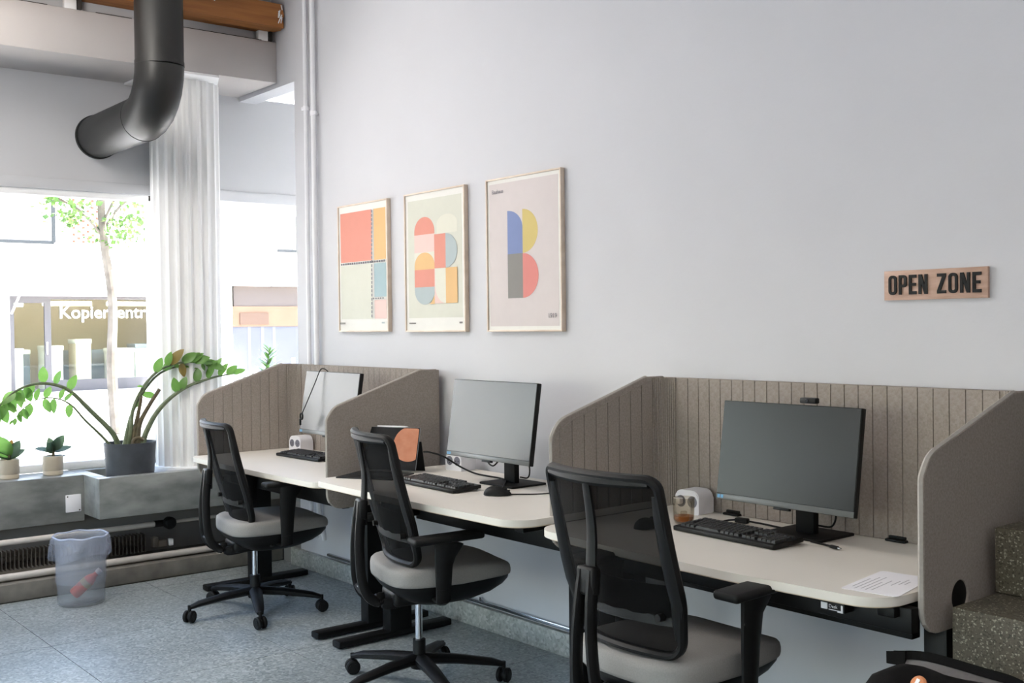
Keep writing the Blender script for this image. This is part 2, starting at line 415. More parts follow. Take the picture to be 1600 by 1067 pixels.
# windows
def window(n, y0, y1, mull, label):
    bm = bmesh.new()
    bx(XG, XG-.06, y0, y1, .613, .66, .004, bm=bm); bx(XG, XG-.06, y0, y1, 2.24, 2.30, .004, bm=bm)
    for y in [y0+.02, y1-.02]+mull: bx(XG, XG-.06, y-.02, y+.02, .613, 2.3, .004, bm=bm)
    o = struct('window_%d' % n, bm, M_white, label)
    ys = [y0+.04]+sorted(mull)+[y1-.04]
    for a, b in zip(ys, ys[1:]): obj('pane', bx(XG-.026, XG-.032, a+.01, b-.01, .65, 2.25), M_glass, o)
window(1, YB, -.58, [-4.9, -3.25, -1.585], 'wide shop window left of the fluted column')
window(2, -.36, 1.1, [], 'narrow shop window right of the fluted column')
bm = bmesh.new()
for x in (-5.18, -3.47, -1.78, -.07): bx(x-.025, x+.025, YB-.07, YB-.02, .15, 1.95, .004, bm=bm)
bx(-5.2, -.05, YB-.07, YB-.02, .15, .2, .004, bm=bm); bx(-5.2, -.05, YB-.07, YB-.02, 1.9, 1.95, .004, bm=bm)
o = struct('window_3', bm, M_white, 'unseen windows added behind the camera to let in fill daylight')  # glazing of the added openings, out of view
for x in (-5.15, -3.44, -1.75): obj('pane', bx(x, x+1.65, YB-.048, YB-.042, .2, 1.9), M_glass, o)
# ------------------------------------------------------------------ column
ct = thing('fluted_column', 'white fluted round column standing on the concrete trough', 'column', (-6.58, -.46, .545))
NF = 20; K = NF*8
def flute(k, z):
    t = (k % 8)/8
    return 1-.11*max(0, math.sin(math.pi*min(1, max(0, (t-.13)/.74))))**.75
bm = lathe(bmesh.new(), [(.2, .06), (.203, .3), (.206, 1.2), (.208, 2.402)], K, flute=flute)
obj('shaft', bm, M_white, ct, 28)
obj('plinth', lathe(bmesh.new(), [(0, 0), (.225, 0), (.228, .05), (.22, .068), (.19, .07), (0, .07)], 48), M_white, ct)
# ------------------------------------------------------------------ timber beam + bracket blocks
wb = thing('timber_beam', 'brown timber beam with a splintered end under the ceiling', 'beam', (-6.2, -.006, 3.27))
bm = bmesh.new(); t = bmesh.new(); bmesh.ops.create_cube(t, size=1)
bmesh.ops.subdivide_edges(t, edges=t.edges[:], cuts=5, use_grid_fill=True)
for v in t.verts:
    v.co = Vector((v.co.x*.17, v.co.y*6.5-3.25, v.co.z*.14+.07))
    if v.co.y > -.01: v.co.y += random.uniform(-.018, 0); v.co.z += random.uniform(-.004, .004)
merge(bm, t); obj('timber', bm, M_wood, wb, 30)
bm = bmesh.new()
for k in range(9):
    box(bm, (.086+random.uniform(-.002, .004), -.02-random.random()*.03, .03+random.random()*.1), (.005, .006, .03), rx(random.uniform(-.4, .4)), .001)
for k in range(5):
    box(bm, (.086, -.4-random.random()*.6, .09+random.random()*.05), (.003, .008, .014), rx(random.uniform(-.4, .4)), .001)
obj('plaster_flecks', bm, M_white, wb)
for y, lab in ((-.085, 'small white bracket block under the end of the timber beam'), (-1.235, 'small bracket block under the timber beam left of the duct')):
    b = thing('bracket_block', lab, 'bracket', (-6.262, y, 3.209))
    obj('block', bx(-.02, .02, -.035, .03, .0, .06, .003), M_white, b); obj('bolt', bx(.005, .03, .034, .056, .0, .06, .004), M_dark, b)
# ------------------------------------------------------------------ ventilation duct
vd = thing('ventilation_duct', 'dark steel ventilation duct bending from the ceiling into the window wall', 'duct', (-5.78, -.925, 2.61))
r = .126
obj('vertical_pipe', tube(bmesh.new(), [(0, 0, .25), (0, 0, .89)], r, 40), M_duct, vd)
pts = [(-.25+.25*math.cos(R(a)), 0, .25-.25*math.sin(R(a))) for a in (0, 15, 30, 45, 60, 75, 90)]
obj('elbow', tube(bmesh.new(), pts, r*1.012, 40, up=(0, 1, 0)), M_duct, vd, 25)
obj('horizontal_pipe', tube(bmesh.new(), [(-.25, 0, 0), (-.998, 0, 0)], r, 40), M_duct, vd)
obj('wall_collar', tube(bmesh.new(), [(-.978, 0, 0), (-1.0, 0, 0)], r*1.05, 40), M_duct_dark, vd)
for nm, a, b in (('upper_seam', (0, 0, .24), (0, 0, .262)), ('lower_seam', (-.24, 0, 0), (-.262, 0, 0))):
    obj(nm, tube(bmesh.new(), [a, b], r*1.022, 40), M_duct, vd)
# ------------------------------------------------------------------ wall pipes
for x, rr, zc, lab in ((-5.825, .013, 2.735, 'left one of two thin white pipes running up the long wall'), (-5.735, .016, 2.69, 'right one of two white pipes running up the long wall')):
    t = thing('wall_pipe', lab, 'pipe', (x, -.03, 0), group=None)
    obj('pipe', spline_t := tube(bmesh.new(), spline([(0, -.0, 3.49), (0, 0, 2.0), (0, 0, .40), (.0, .0, .30), (.01, .02, .24), (.01, .03, .2)], 6), rr, 14), M_pipe, t)
    bm = bmesh.new(); tube(bm, [(0, 0, zc-.012), (0, 0, zc+.012)], rr*1.25, 14); cyl(bm, (0, 0, zc), (0, .03, zc), .008, 8); box(bm, (.028 if rr > .015 else -.028, -.005, zc), (.02, .012, .02), bevel=.003)
    obj('pipe_clamp', bm, M_whitepl, t)
    bm = bmesh.new(); tube(bm, [(0, 0, .5), (0, 0, .53)], rr*1.25, 14); cyl(bm, (0, 0, .515), (0, .03, .515), .008, 8); obj('pipe_clamp', bm, M_whitepl, t)
# ------------------------------------------------------------------ radiator in the recess
rd = thing('radiator', 'low finned heating pipe radiator in the recess below the sill', 'radiator', (-6.42, -.78, .10))
obj('supply_pipe', tube(bmesh.new(), [(.02, -5.7, .195), (.02, .06, .195)], .016, 12), M_pipe_paint, rd)
obj('return_pipe', tube(bmesh.new(), [(.10, -5.7, .022), (.10, .62, .022)], .019, 12), M_pipe_paint, rd)
obj('extension_pipe', tube(bmesh.new(), [(.02, .12, .195), (.02, .76, .195)], .010, 10), M_pipe_paint, rd)
obj('valve_knob', tube(bmesh.new(), [(.035, .10, .197), (.07, .10, .197), (.085, .10, .197)], [.036, .036, .028], 20), M_black, rd)
obj('valve_neck', tube(bmesh.new(), [(.02, .02, .195), (.02, .10, .195)], .02, 12), M_black, rd)
obj('fin_core', tube(bmesh.new(), [(-.03, -5.7, .09), (-.03, -.03, .09)], .02, 10), M_dark, rd)
fin = bmesh.new(); bx(-.075, .01, -.0015, .0015, .035, .14, bm=fin); bmesh.ops.recalc_face_normals(fin, faces=fin.faces[:])
fme = bpy.data.meshes.new('fin'); fin.to_mesh(fme); fin.free(); fme.materials.append(mat('fin_metal', (84, 78, 72), .6))
for k in range(76): inst('fin', fme, rd, Matrix.Translation((0, -.03-k*.022, 0)))
bm = bmesh.new()
for k in range(180): bx(-.075, .01, -.0015-1.72-k*.022, .0015-1.72-k*.022, .035, .14, bm=bm)
tag(obj('far_fins', bm, MC['fin_metal'], rd), kind='stuff')
bm = bmesh.new(); box(bm, (.02, .02, .09), (.05, .03, .06), bevel=.004); box(bm, (.035, .06, .08), (.035, .05, .04), bevel=.004)
obj('end_bracket', bm, mat('bracket_metal', (104, 96, 88), .5, .3), rd)
obj('bleed_cap', bx(.03, .06, .095, .12, .062, .102, .004), M_whitepl, rd)
# wall plate on the sill
wp = thing('junction_plate', 'white square blank socket plate on the concrete sill front', 'cover plate', (-6.5, -1.192, .455))
obj('plate', bx(-.002, .007, -.043, .043, -.05, .05, .003), M_whitepl, wp)
bm = bmesh.new(); cyl(bm, (.005, -.033, .04), (.0085, -.033, .04), .004, 10); cyl(bm, (.005, .033, -.04), (.0085, .033, -.04), .004, 10); obj('screw', bm, M_dark, wp)
# ------------------------------------------------------------------ stairs
st = thing('staircase', 'speckled terrazzo stairs at the right beside the last desk screen', 'stairs', (-1.495, 0, 0))
for k in range(1, 12):
    y0 = -.55+.22*(k-4)-.0; top = .178*k
    o = obj('stair_step', bx(0, 1.75, y0, min(y0+.46, 2.49) if k < 11 else 2.49, top-.178 if k > 1 else 0, top-.001, .006), M_stair, st)
bm = bmesh.new()

# ================================================================== FURNITURE
def desk(name, x0, x1, yf, yb, h, label, xl, xr, lean=0, bow=.012):
    cx = (x0+x1)/2; t = thing(name, label, 'desk', (cx, 0, 0), group='white sit-stand desks along the long wall')
    W = (x1-x0)/2
    out = round_poly([(-W, yf+bow), (-.22, yf), (.22, yf), (W, yf+bow), (W, yb), (-W, yb)], [.11, 1.5, 1.5, .11, .02, .02], 10)
    obj('tabletop', slab(bmesh.new(), out, h-.024, h, .003), M_top, t)
    out2 = round_poly([(-W+.012, yf+bow+.012), (-.22, yf+.012), (.22, yf+.012), (W-.012, yf+bow+.012), (W-.012, yb-.012), (-W+.012, yb-.012)], [.1, 1.5, 1.5, .1, .02, .02], 10)
    obj('top_underside', slab(bmesh.new(), out2, h-.030, h-.0242), M_topedge, t)
    hz = h-.03
    bm = bmesh.new(); bx(xl-cx, xr-cx, -.36, -.32, hz-.075, hz-.002, .004, bm=bm); bx(xl-cx+(.42 if lean else 0), xr-cx+(.06 if lean else 0), -.56-.0*lean, -.52, hz-.112, hz-.002, .004, bm=bm)
    bx(xl-cx+.1, xr-cx-.1, -.53, -.36, hz-.03, hz-.004, .003, bm=bm)
    obj('crossbar', bm, M_powder, t)
    for x in (xl-cx, xr-cx):
        obj('support_bracket', bx(x-.025, x+.025, yf+.10, yb-.08, hz-.028, hz-.001, .004), M_powder, t)
        obj('leg', bx(x-.035, x+.035, -.45, -.33, .03, hz-.02, .006), M_powder, t)
        obj('foot', bx(x-.035, x+.035, -.72, -.10, .004, .036, .008), M_powder, t)
    return t
D1 = desk('sit_stand_desk', -5.985, -4.485, -.735, -.03, .73, 'white sit-stand desk nearest the window, inside the first felt booth', -5.78, -4.55)
D2 = desk('sit_stand_desk', -4.42, -2.955, -.815, -.05, .765, 'middle white sit-stand desk without a booth of its own', -4.355, -3.05, 1)
D3 = desk('sit_stand_desk', -2.925, -1.562, -.785, -.03, .745, 'white sit-stand desk nearest the stairs, inside the big felt booth', -2.83, -1.60, 0, .032)
bm = bmesh.new(); bx(-.55, .702, -.66, -.625, .648, .714, .004, bm=bm)
obj('front_rail', bm, M_powder, D3)
cp = obj('control_panel', bx(.455, .535, -.705, -.66, .676, .712, .003), M_black, D3)
obj('label_square', bx(.463, .483, -.7065, -.704, .680, .697), M_whitepl, cp)
bm = slab(bmesh.new(), [(.514, .677), (.531, .677), (.531, .697), (.525, .697), (.525, .682), (.514, .682)], -.001, .001); bmesh.ops.transform(bm, matrix=Matrix.Translation((0, -.7055, 0)) @ Matrix.Rotation(R(90), 4, 'X'), verts=bm.verts[:])
obj('label_arrow', bm, M_whitepl, cp)
bm = bmesh.new(); add_mesh(bm, text_mesh('Desk', .013, .0008), Matrix.Translation((.487, -.706, .686)) @ Matrix.Rotation(R(90), 4, 'X')); bx(.487, .513, -.7065, -.704, .680, .682, bm=bm)
obj('label_text', bm, M_whitepl, cp, 0)

# ---- felt booths
def wing_outline(yf, yb, zf, zt, zb):
    """y,z outline of a side wing: sloped top, rounded corners, dips below the table top"""
    return round_poly([(yf, zb), (yb, zb), (yb, zt), (yb-.10, zt), (yf+.035, zf+.055), (yf, zf)], [.07, .02, .008, .05, .09, .03], 8)
def wing_top(y, yf, yb, zf, zt):
    ya, za, yc = yf+.035, zf+.055, yb-.10
    if y >= yc: return zt
    if y <= ya: return zf+(za-zf)*max(0, (y-yf)/(ya-yf))-.012
    return za+(zt-za)*(y-ya)/(yc-ya)-.006
def booth(label, xl, xr, yf, yb, zf, zt, zb, h, hole=None):
    t = thing('acoustic_booth', label, 'desk screen', ((xl+xr)/2, 0, 0)); cx = (xl+xr)/2; th = .018
    for side, x in (('left_wing', xl-cx), ('right_wing', xr-cx)):
        s = -1 if side == 'left_wing' else 1
        out = wing_outline(yf, yb, zf, zt, zb); loops = [out]
        if hole and s > 0:
            oval = lambda g: [(hole[0]+.045*g*math.cos(2*math.pi*k/24), hole[1]+.046*g*math.sin(2*math.pi*k/24)) for k in range(24)]
            loops.append(oval(1)); obj('cable_hole_dark', prism(bmesh.new(), oval(1.04), lambda y, z: (x+.003, y, z), lambda y, z: (x+.012, y, z)), M_black_soft, t)  # black disc stands in for the shade inside the open cable hole
        me = curve_mesh(loops, th, .004)
        M = Matrix(((0, 0, 1, x+s*th/2), (1, 0, 0, 0), (0, 1, 0, 0), (0, 0, 0, 1)))
        bm = bmesh.new(); add_mesh(bm, me, M); bpy.data.meshes.remove(me)
        o = obj(side, bm, M_felt, t, 30)
        # grooved planks on the inner face
        n = int((yb-.07-yf-.03)/.056); st = (yb-.07-yf-.03)/n
        xi0, xi1 = (x-.0005, x+.0035) if s < 0 else (x-.0035, x+.0005)
        for k in range(n):
            a = yf+.03+k*st+.0018; b = a+st-.0036
            za, zc = wing_top(a, yf, yb, zf, zt)-.012, wing_top(b, yf, yb, zf, zt)-.012
            obj('felt_strip', prism(bmesh.new(), [(a, h+.002), (b, h+.002), (b, zc), (a, za)], lambda y, z: (xi0, y, z), lambda y, z: (xi1, y, z)), M_felt, o, 0)
        # pale cut rim along the front and the slope
        rim = [p for p in out if not (p[1] > zt-.001 and p[0] > yb-.08) and not (p[1] < zb+.001)]
        seq = sorted([p for p in out if p[0] < yb-.09 and p[1] > zb+.03], key=lambda p: p[1])
        bm = tube(bmesh.new(), [(x+s*th/2, p[0], p[1]) for p in seq], .0085, 6, up=(1, 0, 0))
        obj('cut_edge', bm, M_feltedge, o)
    zbb = h-.06
    bm = bmesh.new(); bx(xl-cx-.016, xr-cx+.016, yb-.004, yb+.014, zbb, zt, .003, bm=bm)
    bk = obj('back_panel', bm, M_felt, t, 30)
    n = 24; a0 = xl-cx+.075; b0 = xr-cx-.075; stp = (b0-a0)/n
    s0 = obj('felt_strip', bx(.0016, stp-.0016, yb-.0085, yb-.003, h+.002, zt-.0015), M_felt, bk, 0, loc=(a0, 0, 0))
    for k in range(1, n): inst('felt_strip', s0.data, bk, Matrix.Translation((a0+k*stp, 0, 0)))
    for s, x in ((1, xl-cx), (-1, xr-cx)):          # flexible ribbed corner
        bm = bmesh.new(); rr = .065
        for k in range(11):
            t0 = R(90)*(k+.14)/11; t1 = R(90)*(k+.86)/11
            P = lambda a, q: (x+s*(rr-q*math.cos(a)), yb-.004-rr+q*math.sin(a))
            pl = [P(t0, rr), P(t1, rr), P(t1, rr-.006), P(t0, rr-.006)]
            prism(bm, pl, lambda u, v: (u, v, h+.002), lambda u, v: (u, v, zt-.001))
        pl = [P(R(90)*k/10, rr+.003) for k in range(11)]+[P(R(90)*k/10, rr-.002) for k in range(10, -1, -1)]
        prism(bm, pl, lambda u, v: (u, v, h+.002), lambda u, v: (u, v, zt-.002))
        obj('ribbed_corner', bm, M_felt, bk, 30)
    return t
B1 = booth('grey felt booth screen around the desk nearest the window', -5.955, -4.515, -.665, -.045, 1.015, 1.228, .605, .73)
B3 = booth('big grey felt booth screen around the desk beside the stairs', -2.965, -1.545, -.622, -.045, 1.045, 1.238, .64, .745, hole=(-.448, .716))
for x, y, lab in ((-2.62, -.062, 'black screen clamp on the booth desk left of the monitor'), (-1.955, -.062, 'black screen clamp on the booth desk right of the monitor')):
    c = thing('screen_clamp', lab, 'clamp', (x, y, .745))
    obj('clamp_jaw', bx(-.036, .036, -.012, .0125, 0, .009, .004), M_black, c)
    obj('clamp_lip', bx(-.03, .03, .001, .012, .008, .018, .003), M_black, c)
# ---- monitors
def make_monitor(label, loc, rot, tilt=R(8.5), drop=0, wscale=1):
    t = thing('monitor', label, 'monitor', loc, rot, 'flat monitors on stands')
    W, H = .27*wscale, .335
    zc = .285+drop; Rm = rx(-tilt)   # top leans back (+y)
    def place(bm): bmesh.ops.transform(bm, matrix=Matrix.Translation((0, -.065, zc)) @ Rm.to_4x4(), verts=bm.verts[:]); return bm
    bm = bmesh.new(); box(bm, (0, .008, 0), (2*W, .022, H), bevel=.003); box(bm, (0, .03, -.02), (2*W*.72, .035, H*.68), bevel=.012)
    o = obj('housing', place(bm), M_black, t)
    obj('screen_panel', place(bx(-W+.003, W-.003, -.0045, -.0028, -H/2+.021, H/2-.003)), M_panel, t)
    obj('chin', place(bx(-W+.001, W-.001, -.0055, -.002, -H/2+.001, -H/2+.0195, .001)), M_chin, t)
    bm = bmesh.new(); bx(-W+.008, -W+.019, -.0062, -.0054, -H/2+.005, -H/2+.016, bm=bm); bx(-W+.022, -W+.033, -.0062, -.0054, -H/2+.005, -H/2+.016, bm=bm)
    obj('energy_sticker', place(bm), M_blue, t)
    obj('sensor_bar', place(bx(-.03, .03, -.004, .012, -H/2-.008, -H/2+.002, .002)), M_black, t)
    z1 = zc
    bm = bmesh.new(); box(bm, (0, .045, z1/2+.005), (.072, .028, z1), bevel=.004); box(bm, (0, .005, z1+.01), (.09, .09, .08), bevel=.004)
    obj('neck', bm, M_black_soft, t)
    obj('base', slab(bmesh.new(), round_poly([(-.115, -.045), (.115, -.045), (.115, .145), (-.115, .145)], .008, 3), .0005, .009, .002), M_black_soft, t)
    cab = spline([(.02, .02, zc-.06), (.07, .05, zc-.10), (.10, .06, .09), (.075, .075, .035), (.02, .075, .03)], 6)
    obj('display_cable', tube(bmesh.new(), cab, .0032, 8), M_black_soft, t)
    return t
MON3 = make_monitor('dark switched-off monitor in the big booth with a webcam on top', (-2.215, -.215, .745), 0, drop=-.015)
MON2 = make_monitor('pale glaring monitor on the middle desk beside the tablet', (-3.675, -.285, .765), 0, drop=-.005, wscale=1.055)
MON1 = make_monitor('monitor in the window booth with a thin cord over its top edge', (-5.095, -.25, .73), 0, drop=.03, wscale=1.04)
cab = spline([(-.08, -.02, .14), (-.07, -.03, .10), (-.02, -.04, .085), (.01, -.03, .11)], 6)
obj('loose_cable', tube(bmesh.new(), cab, .0035, 8), M_black_soft, MON2)
for k, pts in enumerate(([(-.09, -.03, .19), (-.05, -.04, .13), (-.0, -.02, .06)], [(-.06, -.03, .17), (-.04, -.02, .10), (.03, -.02, .05)])):
    obj('loose_cable', tube(bmesh.new(), spline(pts, 6), .0032, 8), M_black_soft, MON1)
wc = thing('webcam', 'small black webcam clipped on the top of the dark monitor', 'webcam', (-2.135, -.262, 1.188))
obj('camera_body', bx(-.03, .03, -.012, .012, -.001, .017, .004), M_black, wc)
obj('lens', tube(bmesh.new(), [(0, -.0115, .008), (0, -.0145, .008)], .005, 12), M_blackgloss, wc)
# ---- keyboards
def make_keyboard(label, loc, rot):
    t = thing('keyboard', label, 'keyboard', loc, (R(3.2), 0, rot), 'black desktop keyboards')
    obj('case', slab(bmesh.new(), round_poly([(-.22, -.072), (.22, -.072), (.22, .072), (-.22, .072)], .006, 3), .002, .017, .003), M_black, t)
    bm = bmesh.new()
    def key(x, y, wx=.0165, wy=.0165):
        t2 = bmesh.new(); bmesh.ops.create_cube(t2, size=1)
        for v in t2.verts:
            k = .84 if v.co.z > 0 else 1
            v.co = Vector((v.co.x*wx*k, v.co.y*wy*k, v.co.z*.009+.0205))
        merge(bm, t2, Matrix.Translation((x, y, 0)))
    for r_ in range(6):
        y = .056-r_*.0195-(.004 if r_ else 0)
        if r_ == 5:
            x = -.2
            for wd in (.023, .02, .02, .115, .02, .02, .02, .023): key(x+wd/2, y, wd-.003); x += wd
        else:
            for k in range(14): key(-.2+.0092+k*.0188+(.004*r_ if 0 < r_ < 4 else 0)*(k > 0 and k < 13), y)
        for k in range(3):
            if r_ in (3,) or (r_ == 4 and k != 1): continue
            key(.082+k*.0185, y)
        for k in range(4):
            if r_ == 0: continue
            key(.1465+k*.0185, y)
    tag(obj('keys', bm, M_key, t, 0), kind='stuff')
    obj('feet', bx(-.2, .2, .058, .068, -.004, .003, .001), M_black, t)
    return t
K3 = make_keyboard('black keyboard beside the glass tumbler in the big booth', (-2.345, -.372, .7485), R(-3))
K2 = make_keyboard('black keyboard beside the mouse on the middle desk', (-3.845, -.505, .7685), R(-2))
K1 = make_keyboard('bluish black keyboard on the window booth desk', (-5.42, -.27, .7335), R(3))
# ---- mice
def make_mouse(label, loc, rot, sc_=1):
    t = thing('computer_mouse', label, 'mouse', loc, rot); t.scale = (sc_, sc_, sc_)
    bm = bmesh.new(); bmesh.ops.create_uvsphere(bm, u_segments=20, v_segments=12, radius=1)
    for v in bm.verts:
        z = max(0, v.co.z); y = v.co.y
        v.co = Vector((v.co.x*.031*(1-.12*y), y*.056, .003+z*.034*(1-.2*y)))
    obj('shell', bm, M_black, t, 60)
    obj('wheel', tube(bmesh.new(), [(-.004, .03, .0275), (.004, .03, .0275)], .009, 14), M_black_soft, t)
    obj('button_seam', bx(-.0008, .0008, .012, .05, .018, .0235), M_blackgloss, t)
    return t
make_mouse('black mouse right of the keyboard on the middle desk', (-3.475, -.475, .765), R(-48), 1.02)
make_mouse('black mouse left of the keyboard in the big booth, seen through the chair mesh', (-2.655, -.47, .745), R(5))
# ---- socket blocks
def make_socket(label, loc, rot=0, plug=False):
    t = thing('socket_block', label, 'power socket', loc, rot, 'white twin socket blocks on the desks')
    out = round_poly([(-.055, 0), (.055, 0), (.055, .088), (-.055, .088)], [.004, .004, .032, .032], 8)
    bm = prism(bmesh.new(), out, lambda x, z: (x, -.045, z), lambda x, z: (x, .045, z))
    es = [e for e in bm.edges if abs(e.verts[0].co.y-e.verts[1].co.y) < 1e-6]
    bmesh.ops.bevel(bm, geom=es, offset=.003, segments=2, affect='EDGES')
    obj('body', bm, M_whitepl, t)
    for x in (-.026, .026):
        s = obj('socket', tube(bmesh.new(), [(x, -.0445, .046), (x, -.0458, .046)], .0215, 24), M_greypl, t)
        b = bmesh.new(); cyl(b, (x-.0085, -.046, .046), (x-.0085, -.0466, .046), .0027, 8); cyl(b, (x+.0085, -.046, .046), (x+.0085, -.0466, .046), .0027, 8); cyl(b, (x, -.046, .037), (x, -.0466, .037), .0024, 8)
        obj('contact_holes', b, M_black, s)
    if plug:
        obj('socket_plug', bx(-.047, -.013, -.068, -.0455, .036, .06, .005), M_whitepl, t)
    return t
make_socket('white twin socket block in the big booth behind the tumbler', (-2.755, -.115, .745), R(4), True)
make_socket('white twin socket block under the monitor of the middle desk', (-4.215, -.115, .765), R(6))
make_socket('white twin socket block at the back of the window booth desk', (-5.775, -.12, .73), R(8))
# ---- tablet with folio keyboard, pen
tb = thing('tablet', 'black tablet showing an orange disc with keyboard folio on the middle desk', 'tablet', (-4.37, -.42, .765), R(29.6))
# local x = right along the screen, y = away from the viewer side
bm = bmesh.new(); box(bm, (0, 0, .105), (.285, .006, .205), bevel=.0025)
Mt = Matrix.Rotation(R(-17), 4, 'X')
def tl(bm): bmesh.ops.transform(bm, matrix=Matrix.Translation((0, .0, .008)) @ Mt, verts=bm.verts[:]); return bm
obj('body', tl(bm), mat('tablet_edge', (150, 152, 156), .3, .8), tb)
obj('display', tl(bx(-.141, .141, -.0038, -.0031, .004, .206)), M_blackgloss, tb)
cxd, czd, rd_ = .095, .128, .083
pl = [(cxd+rd_*math.cos(R(a)), czd+rd_*math.sin(R(a))) for a in range(0, 360, 6)]
pl = [(min(x, .1375), min(z, .2025)) for x, z in pl]
cl = []
for p in pl:
    if not cl or (abs(p[0]-cl[-1][0])+abs(p[1]-cl[-1][1]) > 1e-5): cl.append(p)
obj('orange_disc', tl(prism(bmesh.new(), cl, lambda x, z: (x, -.0037, z), lambda x, z: (x, -.0042, z))), mat('screen_orange', (200, 136, 106), .25, rgb2=(186, 118, 88), scale=22), tb)
obj('folio_keyboard', bx(-.142, .142, -.235, -.012, .0, .006, .002), M_black, tb)
bm = bmesh.new()
for j in range(5):
    for k in range(14): bx(-.132+k*.019, -.132+k*.019+.0155, -.07-j*.019-.0155, -.07-j*.019, .006, .0075, bm=bm)
tag(obj('folio_keys', bm, M_key, tb, 0), kind='stuff')
bm = bmesh.new(); box(bm, (.0, .088, .070), (.28, .004, .145), rx(R(14)), .001); obj('kickstand', bm, M_black_soft, tb)
cb = [(.143, -.033, .112), (.165, -.033, .112), (.19, -.03, .105)]
pn = thing('stylus', 'white stylus resting on the top edge of the tablet', 'stylus', (-4.37, -.42, .765), R(29.6))
obj('barrel', tl(tube(bmesh.new(), [(-.085, 0, .2112), (.055, 0, .2112)], .0037, 12)), M_whitepl, pn); obj('tip', tl(tube(bmesh.new(), [(.055, 0, .2112), (.075, 0, .2112)], [.0037, .001], 12)), M_whitepl, pn)
def cable(name, pts, r, label, m=M_black_soft, n=8):
    return tag(obj(name, tube(bmesh.new(), spline(pts, n), r, 8), m), label, 'cable')
cable('tablet_cable', [(-4.232, -.313, .865), (-4.20, -.30, .864), (-4.15, -.26, .846), (-4.10, -.205, .80), (-4.03, -.175, .773), (-3.93, -.175, .7695), (-3.82, -.19, .772), (-3.70, -.255, .780), (-3.60, -.345, .776), (-3.53, -.415, .776)], .0040, 'black cable running from the side of the tablet to the mouse')
cable('monitor_cable', [(-3.44, -.44, .770), (-3.42, -.40, .768), (-3.38, -.35, .768), (-3.36, -.28, .768), (-3.40, -.20, .768)], .0026, 'thin black cable right of the mouse on the middle desk')
# ---- cables on the big booth desk
t = thing('adapter_cable', 'black cable with a plug lying behind the booth keyboard', 'cable', (-2.49, -.165, .745))
bm = bmesh.new(); box(bm, (0, 0, .011), (.05, .022, .018), rz(R(8)), .004); obj('plug', bm, M_black, t)
obj('cord', tube(bmesh.new(), spline([(.022, .003, .011), (.09, .015, .007), (.17, .012, .0045), (.21, .02, .0045)], 6), .0035, 8), M_black_soft, t)
obj('cord', tube(bmesh.new(), spline([(-.024, -.003, .011), (-.05, -.018, .007), (-.05, -.05, .0045), (-.01, -.085, .0045), (.04, -.10, .0045)], 6), .0035, 8), M_black_soft, t)
t = thing('usb_cable', 'short black usb cable end in front of the dark monitor', 'cable', (-2.02, -.297, .745))
obj('cord', tube(bmesh.new(), spline([(-.11, .03, .004), (-.06, .02, .004), (-.02, .004, .006)], 6), .0032, 8), M_black_soft, t)
bm = bmesh.new(); box(bm, (0, -.004, .007), (.034, .012, .009), rz(R(-14)), .002); obj('connector_grip', bm, M_black, t)
bm = bmesh.new(); box(bm, (.022, -.0095, .007), (.014, .009, .004), rz(R(-14)), .0008); obj('connector_tip', bm, M_alu, t)
# ---- tumbler
t = thing('tumbler', 'glass tumbler with a little amber drink in the big booth', 'glass', (-2.637, -.302, .745))
obj('glass_wall', lathe(bmesh.new(), [(0, .0005), (.030, .0005), (.036, .012), (.0395, .09), (.0375, .09), (.034, .014), (.028, .006), (0, .006)], 32), M_tumbler, t)
obj('drink', lathe(bmesh.new(), [(0, .0065), (.027, .0068), (.033, .0145), (.0345, .026), (0, .026)], 32), M_drink, t)
bm = bmesh.new()
box(bm, (.004, -.004, .034), (.022, .02, .018), rz(.5), .004); obj('ice_cube', bm, M_tumbler, t)
# ---- paper
t = thing('paper_sheet', 'white printed paper sheet at the front right corner of the booth desk', 'paper', (-1.65, -.575, .7456), R(9))
obj('sheet', slab(bmesh.new(), round_poly([(-.085, -.13), (.070, -.13), (.058, .13), (-.085, .13)], .012, 4), 0, .0012), M_paper, t)
bm = bmesh.new()
for k, (a, b) in enumerate(((-.09, .02), (-.11, .05), (-.10, .06), (-.105, .0), (-.10, .03))):
    bx(-.07+k*.014, -.067+k*.014, a, b, .0012, .0014, bm=bm)
for k, (a, b) in enumerate(((-.02, .04), (-.0, .07), (.01, .05))): bx(.005+k*.012, .008+k*.012, a, b, .0012, .0014, bm=bm)
obj('printed_lines', bm, mat('faint_ink', (176, 174, 180), .8), t, 0)
# ---- cord on the window-booth monitor
t = thing('hanging_cord', 'thin black cord with a clip hung over the top of the window booth monitor', 'cord', (-5.195, -.30, 1.215))
obj('cord', tube(bmesh.new(), spline([(.03, .03, -.02), (.02, .012, .006), (0, -.008, .006), (-.02, -.03, -.06), (-.045, -.07, -.17), (-.06, -.09, -.225)], 8), .0028, 8), M_black, t)
bm = bmesh.new(); tube(bm, [( -.062+.013*math.cos(R(a)), -.092, -.240+.016*math.sin(R(a))) for a in range(0, 360, 30)], .0045, 6, closed=True); box(bm, (-.071, -.095, -.27), (.010, .010, .035), bevel=.003)
obj('clip', bm, M_black, t)

